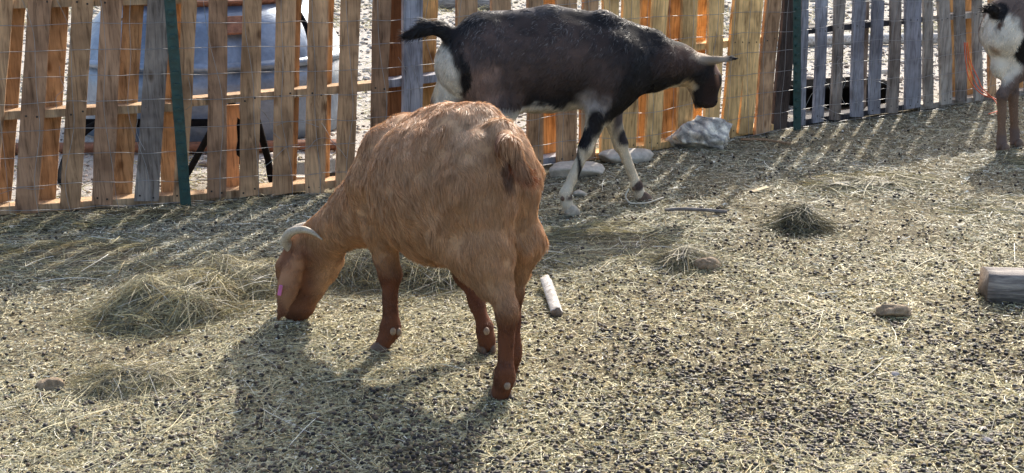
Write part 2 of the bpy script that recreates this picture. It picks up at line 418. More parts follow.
def pallet(i):
    a, b = FENCE[i]; a = Vector(a); b = Vector(b); L = (b-a).length; ang = math.atan2(b.y-a.y, b.x-a.x)
    r = empty('wooden_pallet', (a.x, a.y, 0)); r.rotation_euler.z = ang
    lab, z0, z1 = PLAB[i]; tag(r, lab, 'pallet', 'pallets forming the goat pen fence')
    slope = (z1-z0)/L; zm = z0; H = 2*zm+.06
    for k, (s, m, w, row) in enumerate(SL[i]):
        tint = TF[i][k % len(TF[i])] if row == 0 else TB[i]
        if i == 2 and row == 0: tint = [GREY, TAN, TAN, TAN, TAN, TAN][min(k//2, 5)] if k > 0 else GREY
        if i == 2 and row == 1: tint = DKO if k == 0 else (PINE if k == 2 else ORANGE_BOUNCE)
        if row == 2: tint = TAN
        top = .43 if row == 2 else H+random.uniform(-.02, .02)+slope*s
        slat(r, s, m, w, row, top, random.uniform(.005, .025) if row == 0 else .035, tint, (.05, zm+slope*s-.02, H-.05))
    lean = SL[i][0][1]
    for zc in (.035, zm, H-.04):
        import bmesh
        bm = bmesh.new(); rings = []
        n = 8
        for j in range(n+1):
            s = -.02+(L+.02)*j/n+lean*zc*.8; z = zc+slope*(s)
            rings.append([bm.verts.new(p) for p in ((s, .0, z-.036), (s, .090, z-.036), (s, .090, z), (s, .0, z))])
        for p, q in zip(rings, rings[1:]):
            for j in range(4): bm.faces.new((p[j], p[(j+1) % 4], q[(j+1) % 4], q[j]))
        bm.faces.new(rings[0][::-1]); bm.faces.new(rings[-1]); bmesh.ops.recalc_face_normals(bm, faces=bm.faces)
        o = bm_obj('stringer', bm, M_wood, r)
        c = TF[i][0] if i not in (4,) else srgb(70, 68, 72)
        if i in (0, 1): c = srgb(190, 160, 126)
        o.color = (*c, 1)
for i in range(6): pallet(i)

# dark upright board beside the second post
import bmesh
bm = box_np(-.062, .062, -.012, .012, 0, 1.15, .003)
for v in bm.verts: v.co.x += -.03+.06*v.co.z
o = bm_obj('fence_board', bm, M_wood, None, (1.61, 7.66, .0)); o.rotation_euler.z = R(35); o.color = (*srgb(84, 74, 70), 1)
tag(o, 'dark weathered upright board between the yellow pallet and the green post', 'board')

# T posts
def tpost(x, y, lx, ly, lab):
    bm = bmesh.new()
    prof = [(-.024, 0), (.024, 0), (.024, .005), (.003, .006), (.003, .03), (-.003, .03), (-.003, .006), (-.024, .005)]
    lo = [bm.verts.new((p[0], p[1], -.05)) for p in prof]; hi = [bm.verts.new((p[0], p[1], 1.5)) for p in prof]
    for j in range(8): bm.faces.new((lo[j], lo[(j+1) % 8], hi[(j+1) % 8], hi[j]))
    bm.faces.new(lo[::-1]); bm.faces.new(hi)
    for k in range(27):
        z = .08+k*.053
        g = bmesh.ops.create_cube(bm, size=1, matrix=Matrix.Translation((0, -.004, z)) @ Matrix.Diagonal((.022, .016, .014, 1)))
    bmesh.ops.recalc_face_normals(bm, faces=bm.faces)
    o = bm_obj('fence_post', bm, M_post, None, (x, y, 0)); o.rotation_euler = (ly, lx, R(15))
    tag(o, lab, 'fence post', 'green steel posts of the pen fence')
tpost(-1.465, 5.675, R(-.6), 0, 'dark green studded steel post in front of the brown pallets at left')
tpost(1.690, 7.60, R(-3.6), 0, 'dark green steel post beside the grey pallet, right of the black goat')

# wire mesh
def wire_fence():
    path = [(-2.7, 5.37)]+[(-2.53, 5.42), (-1.5, 5.70), (-.6, 5.93), (.45, 6.69), (1.6, 7.565), (2.66, 8.28), (3.75, 9.0)]
    path = np.array(path); d = np.r_[0, np.cumsum(np.hypot(*np.diff(path, axis=0).T))]
    def at(s, z):
        s = np.atleast_1d(s); z = np.broadcast_to(z, s.shape)
        x = np.interp(s, d, path[:, 0]); y = np.interp(s, d, path[:, 1])
        P = np.c_[s, z*1.0]
        zz = z+(vnoise(P, 1.7, 5)-.5)*.05+(vnoise(P, 9, 6)-.5)*.012
        off = (vnoise(P, 2.5, 8)-.5)*.04; sx = (vnoise(P, 3.1, 12)-.5)*.05
        return np.c_[x+.45*off+sx, y-.8*off+sx*.5, zz]
    M = Multi()
    for k, z in enumerate([.015, .12, .25, .365, .485, .60, .715, .825, .94, 1.06]):
        M.add(*tube_np(at(np.arange(0, d[-1], .04), z), .0015, 3, False))
    for s in np.arange(.05, d[-1], .152):
        s = s+random.uniform(-.02, .02)
        zs = np.arange(.0, 1.07, .04)
        M.add(*tube_np(at(s+(vnoise(np.c_[zs*0+s, zs], 3, 2)-.5)*.07, zs), .0013, 3, False))
    for k in range(26):       # loose bent ends and tangles
        s = random.choice([random.uniform(.6, 1.4), random.uniform(1.7, 2.3), random.uniform(5.2, 5.6)]); z = random.uniform(.05, .5)
        p = at(np.array([s]), z)[0]; pts = [p]
        q = np.array([random.uniform(-1, 1), -.2, random.uniform(-1, 1)])
        for j in range(4):
            q = q+np.array([random.uniform(-.8, .8), random.uniform(-.3, .2), random.uniform(-.8, .8)]); pts.append(pts[-1]+q/np.linalg.norm(q)*.05)
        pts = np.array(pts); pts[:, 2] = np.maximum(pts[:, 2], .01); pts[:, 1] = np.minimum(pts[:, 1], p[1]+.0)
        M.add(*tube_np(spline(pts, 5), .0013, 3, False))
    o = link('wire_mesh_fence', M.mesh('wire_mesh_fence', M_wire, False))
    tag(o, 'sagging galvanised wire mesh stretched in front of the pallets', 'wire fence')
wire_fence()

# ------------------------------------------------------------------ rocks and stones
def rock_mat(name, stops, sc=9, bs=.8, vein=None):
    m, t, b = mat(name); v = coords(t)
    n1 = noise(t, v, sc, 8, .65, .8); c = ramp(t, n1, stops)
    n2 = noise(t, v, sc*6, 4, .6)
    c = mixc(t, .5, c, ramp(t, n2, [(.35, (.6, .6, .6)), (.6, (1.1, 1.1, 1.1))]), 'MULTIPLY')
    if vein:
        w = N(t, 'TexWave', i_Scale=7.0, i_Distortion=9.0, i_Detail=4.0, bands_direction='DIAGONAL'); t.links.new(v, w.inputs['Vector'])
        c = mixc(t, .65, c, ramp(t, w.outputs['Fac'], [(.0, (.35, .36, .4)), (.35, (.8, .8, .8)), (.8, (1.3, 1.28, 1.2))]), 'MULTIPLY')
    t.links.new(c, b.inputs['Base Color']); b.inputs['Roughness'].default_value = .85; bump(t, b, n1, bs, .012)
    return m
MR_grey = rock_mat('veined_grey_rock', [(.32, (.17, .155, .14)), (.46, (.48, .43, .37)), (.6, (.84, .76, .64))], 14, 1.0, True)
MR_flat = rock_mat('pale_flat_rock', [(.3, (.40, .35, .295)), (.7, (.62, .56, .47))], 7, .4)
MR_clod = rock_mat('reddish_clod', [(.3, (.13, .088, .052)), (.7, (.40, .29, .18))], 25, .9)
MR_small = rock_mat('small_grey_stone', [(.3, (.2, .18, .19)), (.7, (.38, .35, .34))], 25, .5)
def rock(name, loc, size, m, lab, cat, seed, rot=0, sub=4, rough=.35, facets=8, flat=None, group=None):
    V, F = ICO[sub]; V = V.copy(); r_ = np.random.default_rng(seed)
    for k in range(facets):
        n = r_.normal(size=3); n /= np.linalg.norm(n); dd = r_.uniform(.62, .85); pr = V @ n; V -= np.clip(pr-dd, 0, None)[:, None]*n
    V *= (1+(fbm(V, 1.8, seed, 3)-.5)*rough+(fbm(V, 8, seed+5, 3)-.5)*.12)[:, None]
    if flat is not None: V[:, 2] = np.minimum(V[:, 2], flat+(V[:, 2]-flat)*.25)
    V = V*np.array(size); a = R(rot); c, s = math.cos(a), math.sin(a)
    V = np.c_[V[:, 0]*c-V[:, 1]*s, V[:, 0]*s+V[:, 1]*c, V[:, 2]]
    o = link(name, mesh_np(name, V, [F], m, smooth=False), None, loc)
    if sub >= 4 and name != 'boulder':
        for p in o.data.polygons: p.use_smooth = True
    return tag(o, lab, cat, group)
rock('boulder', (1.05, 7.06, .075), (.20, .13, .125), MR_grey, 'large craggy grey boulder with pale veins against the yellow pallet', 'rock', 11, 5, 5, .5, 14)
rock('flat_rock', (.315, 6.40, .015), (.155, .13, .055), MR_flat, 'flat pale rock nearer the black goat\'s front hoof', 'rock', 5, 20, 4, .2, 6, .6)
rock('flat_rock', (.60, 6.72, .02), (.16, .09, .06), MR_flat, 'flat pale rock against the fence between the black goat\'s legs and the boulder', 'rock', 8, 25, 4, .2, 6, .6)
rock('clod', (1.285, 4.17, .012), (.062, .035, .028), MR_clod, 'reddish brown clod lying alone near the log', 'stone', 21, 0, 4, .6, 4)
rock('stone', (-1.325, 3.50, .010), (.046, .03, .024), MR_clod, 'reddish brown stone at the left edge beside thin hay', 'stone', 23, 10, 4, .4, 5)
rock('clod', (.735, 4.70, .020), (.055, .03, .03), MR_clod, 'dark reddish clod inside the small middle hay tuft', 'stone', 25, 0, 4, .6, 4)
rock('stone', (1.235, 3.12, .008), (.018, .013, .010), MR_small, 'small grey stone in the bottom right corner, larger of two', 'stone', 27, 0, 3)
rock('stone', (1.25, 3.20, .006), (.013, .010, .008), MR_small, 'small pale stone just above the larger corner stone', 'stone', 28, 0, 3)
rock('stone', (-.985, 3.06, .006), (.017, .012, .010), MR_small, 'small grey stone at the bottom left', 'stone', 29, 0, 3)
rock('stone', (.315, 5.92, .012), (.035, .025, .02), MR_flat, 'small pale stone beside the black goat\'s hoof', 'stone', 31, 0, 3)
rock('stone', (1.13, 3.60, .006), (.016, .012, .009), MR_small, 'small blue-grey stone on the droppings below the reddish clod', 'stone', 33, 0, 3)

# ------------------------------------------------------------------ logs and sticks
def mat_bark(name, stops, sc=(1, 8, 8), n=6):
    m, t, b = mat(name); v = coords(t, sc); n1 = noise(t, v, n, 6, .7, .5)
    t.links.new(ramp(t, n1, stops), b.inputs['Base Color']); b.inputs['Roughness'].default_value = .85; bump(t, b, n1, .8, .006); return m
M_log = mat_bark('weathered_log', [(.3, (.06, .052, .048)), (.5, (.19, .165, .15)), (.7, (.42, .38, .32))])
M_birch = mat_bark('white_bark', [(.33, (.14, .10, .075)), (.45, (.42, .38, .33)), (.6, (.62, .58, .53)), (.75, (.3, .25, .2))], (3, 3, 3), 14)
M_end = mat_bark('cut_end', [(.3, (.09, .065, .05)), (.7, (.24, .18, .13))], (6, 6, 6), 8)
def log_mesh(name, L, prof, m, mend, seed, nseg=24, jit=.004):
    r_ = np.random.default_rng(seed); k = len(prof); V = []
    for i in range(nseg+1):
        x = L*i/nseg; P = np.array(prof)
        q = np.c_[np.full(k, x*3), P*40]; f = 1+(vnoise(q, 1.0, seed)-.5)*.16
        V.append(np.c_[np.full(k, x)+(vnoise(P*60, 1, seed)-.5)*.02*(i in (0, nseg)), P[:, 0]*f, P[:, 1]*f])
    V = np.concatenate(V); q = [(i*k+j, i*k+(j+1) % k, (i+1)*k+(j+1) % k, (i+1)*k+j) for i in range(nseg) for j in range(k)]
    caps = [list(range(k))[::-1], list(range(nseg*k, nseg*k+k))]
    return mesh_np(name, V, [np.array(q), np.array(caps)], [m, mend], smooth=True, mat_idx=[0]*len(q)+[1, 1])
prof = [(-.058, -.050), (-.060, 0), (-.060, .044), (-.052, .051), (-.02, .053), (.02, .053), (.055, .050), (.062, .042), (.060, .0), (.055, -.048), (0, -.052)][::-1]
o = link('log', log_mesh('log', .9, prof, M_log, M_end, 3), None, (1.655, 4.36, .052)); o.rotation_euler.z = R(-7)
tag(o, 'squared weathered log with pale top at the right edge', 'log')
k = 12; prof = [(.019*math.cos(2*math.pi*j/k), .018*math.sin(2*math.pi*j/k)) for j in range(k)]
prof = [(a*(1+.18*math.sin(i*2.3)), b*(1+.15*math.cos(i*1.7))) for i, (a, b) in enumerate(prof)]
o = link('stick', log_mesh('stick', .34, prof, M_birch, M_end, 5, 20), None, (.150, 4.12, .022)); o.rotation_euler = (0, R(-2), R(95))
tag(o, 'short white-barked stick with brown cut end behind the brown goat', 'stick')
V, fs = tube_np(spline([(.68, 5.60, .012), (.76, 5.58, .02), (.85, 5.59, .014), (.95, 5.57, .010)], 6), .008, 6)
tag(link('twig', mesh_np('twig', V, fs, M_log)), 'thin grey twig on the ground below the black goat\'s head', 'twig')
bm = box_np(-.055, .055, -.012, .012, -.004, .004, .001); o = bm_obj('wood_chip', bm, M_wood, None, (1.17, 5.98, .016)); o.rotation_euler = (R(6), R(-4), R(38)); o.color = (*srgb(214, 196, 160), 1)
tag(o, 'pale flat wood chip below the boulder', 'wood chip')
V, fs = tube_np(spline([(1.30, 7.25, .012), (1.42, 7.20, .02), (1.55, 7.13, .012)], 6), .007, 6)
tag(link('twig', mesh_np('twig', V, fs, M_wood)), 'thin tan twig right of the boulder at the fence foot', 'twig'); bpy.data.objects['twig.001'].color = (*srgb(170, 140, 110), 1)

# ------------------------------------------------------------------ hay clumps
def hay(loc, rx, ry, h, n, lab, seed, rot=0, L=(.06, .18), w=.0022, tone=1.0):
    global rng
    old = rng; rng = np.random.default_rng(seed)
    V0, F0 = ICO[4]; V = V0.copy(); V = V[:, :]*(.95+(fbm(V+seed, 2.2, seed, 3)-.5)*1.5)[:, None]
    V = V*np.array([rx*.8, ry*.8, h*.72]); V[:, 2] = np.maximum(V[:, 2], -.01)
    C = np.tile(np.array(srgb(92, 82, 60))*tone, (len(V), 1))*(.6+.8*vnoise(V, 60, 3))[:, None]
    th = rng.uniform(0, 2*np.pi, n); ph = rng.uniform(0, 1, n)**.6*1.05
    nn = np.c_[np.cos(th)*np.sin(ph*1.57), np.sin(th)*np.sin(ph*1.57), np.cos(ph*1.57)]
    lump = 1+(fbm(nn+seed, 2.2, seed, 3)-.5)*1.5
    P = nn*np.array([rx, ry, h])*(lump*rng.uniform(.7, 1.02, n))[:, None]; P[:, 2] = np.maximum(P[:, 2], .002)
    flat = rng.uniform(0, 1, n) < .22; P[flat, :2] *= rng.uniform(1, 1.9, (flat.sum(), 1)); P[flat, 2] = rng.uniform(.003, .012, flat.sum())
    T = rng.normal(size=(n, 3)); T[:, 2] *= .35; T -= nn*np.maximum((T*nn).sum(1), 0)[:, None]*.9; T[:, 2] = np.where((T[:, 2] > 0) & (P[:, 2] > h*.45), T[:, 2]*.5, T[:, 2]); T /= np.linalg.norm(T, axis=1)[:, None]
    Ls = rng.uniform(*L, n); Ls = Ls*(1 if h > .045 else .8); T[:, 2] *= (1 if h > .045 else .15)
    T /= np.linalg.norm(T, axis=1)[:, None]; bend = rng.normal(0, .28, (n, 3))*Ls[:, None]; bend[:, 2] = -np.abs(bend[:, 2])*.8-np.maximum(T[:, 2], 0)*Ls*.8
    end = P+T*Ls[:, None]+bend; low = end[:, 2] < .004; bend[low, 2] += .006-end[low, 2]
    V1, F1, C1 = ribbons(P, T, Ls, w*rng.uniform(.6, 1.3, n), bend, 4, straw_cols(n, (.16, .2, .12, .2, .2, .05, .05, .06))*tone*np.array([.88, .865, .86]), nn+rng.normal(0, .4, (n, 3)), .3)
    a = R(rot); c, s = math.cos(a), math.sin(a); VV = np.concatenate([V, V1]); VV = np.c_[VV[:, 0]*c-VV[:, 1]*s, VV[:, 0]*s+VV[:, 1]*c, VV[:, 2]]
    me = mesh_np('hay_pile', VV, [F0, F1+len(V)], M_straw, np.concatenate([C, C1]), smooth=False)
    rng = old
    return tag(link('hay_pile', me, None, loc), lab, 'hay', 'piles of loose hay on the pen floor')
hay((-1.17, 4.18, 0), .22, .14, .13, 15000, 'larger left lump of tangled hay in front of the brown goat\'s head', 1, 15, (.03, .13), .0018, .92)
hay((-.97, 4.45, 0), .19, .12, .12, 12000, 'right lump of tangled hay nearest the brown goat\'s horn', 2, 5, (.03, .13), .0018, .9)
hay((-.37, 4.62, 0), .36, .17, .15, 18000, 'wide dark hay pile behind and under the brown goat\'s belly', 3, 5, (.03, .15), .0019, .8)
hay((-1.10, 3.52, 0), .17, .10, .055, 4500, 'thin low tuft of hay beside the brown stone at lower left', 4, 10, (.03, .13), .0018, .85)
hay((1.22, 5.32, 0), .085, .06, .11, 2200, 'small dark upright tuft of hay right of centre', 5, 0, (.05, .14), .0024, .5)
hay((.66, 4.78, 0), .10, .07, .07, 1900, 'small hay tuft around a dark reddish clod', 6, 0, (.05, .14), .0022, .65)
hay((1.72, 6.15, 0), .28, .20, .035, 2600, 'flat scatter of grey hay near the grey pallet\'s shadow', 7, 0, (.08, .22), .0028, .85)
hay((2.35, 5.65, 0), .30, .18, .03, 2600, 'flat scatter of grey hay at the right edge above the log', 8, 0, (.08, .22), .0026, .85)
hay((.35, 5.05, 0), .34, .25, .022, 3600, 'low spread of hay beyond the white-barked stick', 9, 0, (.08, .2), .0024, .9)
hay((-1.75, 4.85, 0), .45, .22, .025, 3600, 'low spread of grey hay near the left pallet', 10, 0, (.08, .2), .0024, .85)
hay((-1.9, 5.42, 0), .75, .09, .035, 5200, 'bank of chopped hay along the foot of the left pallet', 12, 15, (.03, .1), .0026, .8)
hay((-1.0, 5.78, 0), .50, .08, .03, 3600, 'bank of chopped hay along the foot of the tan pallet', 13, 14, (.03, .1), .0026, .8)
hay((2.85, 6.6, 0), .25, .2, .05, 2200, 'grey hay heap by the spotted goat\'s hooves', 14, 0, (.06, .18), .003, .8)

# ------------------------------------------------------------------ goats: one continuous surface grown from joined limbs, then a coat of short hair
def cap(a, b, ra, rb, k=.03, comb=None, fl=1.0):
    return dict(t='c', a=np.array(a, float), b=np.array(b, float), ra=ra, rb=rb, k=k, comb=comb, fl=fl)
def ell(c, r, k=.05, yaw=0, pitch=0, comb=None, fl=1.0, M=None):
    if M is None:
        cy, sy, cp, sp = math.cos(R(yaw)), math.sin(R(yaw)), math.cos(R(pitch)), math.sin(R(pitch))
        M = np.array([[cy*cp, sy*cp, sp], [-sy, cy, 0], [-cy*sp, -sy*sp, cp]])
    return dict(t='e', c=np.array(c, float), r=np.array(r, float), M=M, k=k, comb=comb, fl=fl)
def pd(p, X):
    if p['t'] == 'c':
        ab = p['b']-p['a']; h = np.clip(((X-p['a']) @ ab)/(ab @ ab), 0, 1)
        return np.linalg.norm(X-p['a']-h[..., None]*ab, axis=-1)-(p['ra']+(p['rb']-p['ra'])*h)
    Y = (X-p['c']) @ p['M'].T; k0 = np.linalg.norm(Y/p['r'], axis=-1); k1 = np.linalg.norm(Y/p['r']**2, axis=-1)+1e-9
    return k0*(k0-1)/k1
def pb(p):
    if p['t'] == 'c':
        r = max(p['ra'], p['rb']); return np.minimum(p['a'], p['b'])-r, np.maximum(p['a'], p['b'])+r
    e = np.sqrt(((p['M']*p['r'][:, None])**2).sum(0)); return p['c']-e, p['c']+e
def surface(prims, h):
    lo = np.min([pb(p)[0] for p in prims], 0)-4*h; hi = np.max([pb(p)[1] for p in prims], 0)+4*h
    n = np.ceil((hi-lo)/h).astype(int)+1; D = np.full(n, 1.0, np.float32)
    for p in prims:
        a, b = pb(p); m = p['k']+.05
        i0 = np.maximum(0, ((a-m-lo)/h).astype(int)); i1 = np.minimum(n, ((b+m-lo)/h).astype(int)+2)
        g = np.stack(np.meshgrid(*[lo[j]+h*np.arange(i0[j], i1[j]) for j in range(3)], indexing='ij'), -1)
        d = pd(p, g); s = tuple(slice(i0[j], i1[j]) for j in range(3)); e = D[s]; k = p['k']
        q = np.maximum(k-np.abs(e-d), 0)/k; D[s] = np.minimum(e, d)-q*q*k*.25
    S_ = D < 0
    acc = np.zeros(tuple(n-1)+(3,), np.float32); cnt = np.zeros(n-1, np.float32)
    quads = []
    edges = []
    for ax in range(3):
        A = [slice(None)]*3; B = [slice(None)]*3; A[ax] = slice(0, -1); B[ax] = slice(1, None)
        a, b = D[tuple(A)], D[tuple(B)]; x = np.argwhere((a < 0) != (b < 0))
        va = a[tuple(x.T)]; vb = b[tuple(x.T)]; t = va/(va-vb); P = x.astype(np.float32); P[:, ax] += t
        o = [j for j in range(3) if j != ax]
        for d0 in (0, -1):
            for d1 in (0, -1):
                c = x.copy(); c[:, o[0]] += d0; c[:, o[1]] += d1
                np.add.at(acc, tuple(c.T), P); np.add.at(cnt, tuple(c.T), 1)
        edges.append((ax, o, x, va < 0))
    idx = np.full(cnt.shape, -1, np.int64); act = np.argwhere(cnt > 0); idx[tuple(act.T)] = np.arange(len(act))
    V = acc[tuple(act.T)]/cnt[tuple(act.T)][:, None]*h+lo
    for ax, o, x, neg in edges:
        c = []
        for d0, d1 in ((0, 0), (-1, 0), (-1, -1), (0, -1)):
            q = x.copy(); q[:, o[0]] += d0; q[:, o[1]] += d1; c.append(idx[tuple(q.T)])
        q = np.stack(c, 1); flip = neg if ax != 1 else ~neg
        q[~flip] = q[~flip][:, ::-1]; quads.append(q)
    F = np.concatenate(quads)
    # two rounds of smoothing
    for _ in range(3):
        s = np.zeros_like(V); k = np.zeros(len(V))
        for a, b in ((0, 1), (1, 2), (2, 3), (3, 0)):
            np.add.at(s, F[:, a], V[F[:, b]]); np.add.at(k, F[:, a], 1)
        V = V*.5+.5*s/k[:, None]
    return V, F
def vnormals(V, F):
    fn = np.cross(V[F[:, 2]]-V[F[:, 0]], V[F[:, 3]]-V[F[:, 1]]); N_ = np.zeros_like(V)
    for j in range(4): np.add.at(N_, F[:, j], fn)
    return N_/(np.linalg.norm(N_, axis=1)[:, None]+1e-12)
def fields(prims, P):
    W_ = []; 
    for p in prims: W_.append(np.exp(-np.clip(pd(p, P)+.02, -.02, 1)/.012))
    W_ = np.array(W_); W_ /= W_.sum(0)+1e-12
    comb = np.array([p['comb'] for p in prims], float); fl = np.array([p['fl'] for p in prims])
    return np.einsum('pn,pc->nc', W_, comb), W_.T @ fl
def goat_body(name, prims, h, colf, nhair, hl, hw, parent, origin, seed, lift=.28, bumps=0.0, griz=None):
    global rng
    rng = np.random.default_rng(seed)
    V, F = surface(prims, h); Nn = vnormals(V, F)
    if bumps:
        V = V+Nn*((fbm(V, 16, seed, 2)-.5)*bumps)[:, None]; Nn = vnormals(V, F)
    C = colf(V, Nn)*.78
    # hair roots
    a, b, c, d = (V[F[:, j]] for j in range(4)); ar = np.linalg.norm(np.cross(c-a, d-b), axis=1)
    f = rng.choice(len(F), nhair, p=ar/ar.sum()); u = rng.uniform(0, 1, (nhair, 1)); v = rng.uniform(0, 1, (nhair, 1))
    P = (a[f]*(1-u)+b[f]*u)*(1-v)+(d[f]*(1-u)+c[f]*u)*v
    n = Nn[F[f, 0]]*.25+Nn[F[f, 1]]*.25+Nn[F[f, 2]]*.25+Nn[F[f, 3]]*.25; n /= np.linalg.norm(n, axis=1)[:, None]
    cb, fl = fields(prims, P)
    nv = np.stack([vnoise(P, 38, 50+i) for i in range(3)], 1)-.5; nv2 = np.stack([vnoise(P, 11, 60+i) for i in range(3)], 1)-.5
    T = cb/(np.linalg.norm(cb, axis=1)[:, None]+1e-9)+nv*1.3+nv2*.8+rng.normal(0, .12, (nhair, 3))
    T -= n*(T*n).sum(1)[:, None]; T /= np.linalg.norm(T, axis=1)[:, None]+1e-9
    lf = lift*(.4+1.3*vnoise(P, 40, 70)); D = T+n*lf[:, None]; D /= np.linalg.norm(D, axis=1)[:, None]
    L = hl*fl*rng.uniform(.5, 1.2, nhair)*(.7+.6*vnoise(P, 30, 80))
    bend = -n*(L*.16)[:, None]+np.array([0, 0, -1])*(L*.10)[:, None]
    CH = colf(P, n)*rng.uniform(.72, 1.25, (nhair, 1))*(.82+.36*vnoise(P, 40, 90))[:, None]
    if griz is not None:
        gk = rng.uniform(0, 1, nhair) < griz[0](P); CH[gk] = np.array(griz[1])*rng.uniform(.25, .8, (gk.sum(), 1))
    roll = n+rng.normal(0, .35, (nhair, 3))
    HV, HF, HC = ribbons(P-n*.001, D, L, hw*rng.uniform(.7, 1.3, nhair), bend, 2, CH, roll, .9)
    me = mesh_np(name, np.concatenate([V, HV])-np.array(origin), [F, HF+len(V)], [M_skin, M_fur], np.concatenate([C, HC]), smooth=True, mat_idx=[0]*len(F)+[1]*len(HF))
    return link(name, me, parent)
def blob(name, parent, origin, c, r, m, yaw=0, sub=3, pitch=0):
    V, F = ICO[sub]; V = V*np.array(r); cy, sy = math.cos(R(yaw)), math.sin(R(yaw)); cp, sp = math.cos(R(pitch)), math.sin(R(pitch))
    V = np.c_[V[:, 0]*cp-V[:, 2]*sp, V[:, 1], V[:, 0]*sp+V[:, 2]*cp]; V = np.c_[V[:, 0]*cy-V[:, 1]*sy, V[:, 0]*sy+V[:, 1]*cy, V[:, 2]]
    return link(name, mesh_np(name, V+np.array(c)-np.array(origin), [F], m), parent)
def hoof(parent, origin, c, yaw, m, s=1.0):
    """cloven hoof: two claws in one mesh, toe pointing along yaw"""
    M_ = Multi(); cy, sy = math.cos(R(yaw)), math.sin(R(yaw))
    for sd_ in (-1, 1):
        V, F = ICO[3]; V = V.copy(); z = V[:, 2]
        X = V[:, 0]*(.034-.008*z)*s+.006*(1-z)*s; Y = V[:, 1]*.0135*s*(1.1-.2*z)+sd_*.0135*s+(V[:, 0] > 0)*sd_*.002; Z = np.maximum(z, -.55)*.03*s+.0165*s
        V = np.c_[X*cy-Y*sy, X*sy+Y*cy, Z]; M_.add(V+np.array(c)-np.array(origin), [F])
    return link('hoof', M_.mesh('hoof', m), parent)
def tubepart(name, parent, origin, pts, rad, m, k=10, n=8):
    P = spline(pts, n); rr = np.interp(np.linspace(0, 1, len(P)), np.linspace(0, 1, len(rad)), rad); V, fs = tube_np(P, rr, k)
    me = mesh_np(name, V-np.array(origin), fs, m); return link(name, me, parent)
def tuft(prim_a, prim_b, n, L, col, seed, spread=.5, w=.002):
    pass

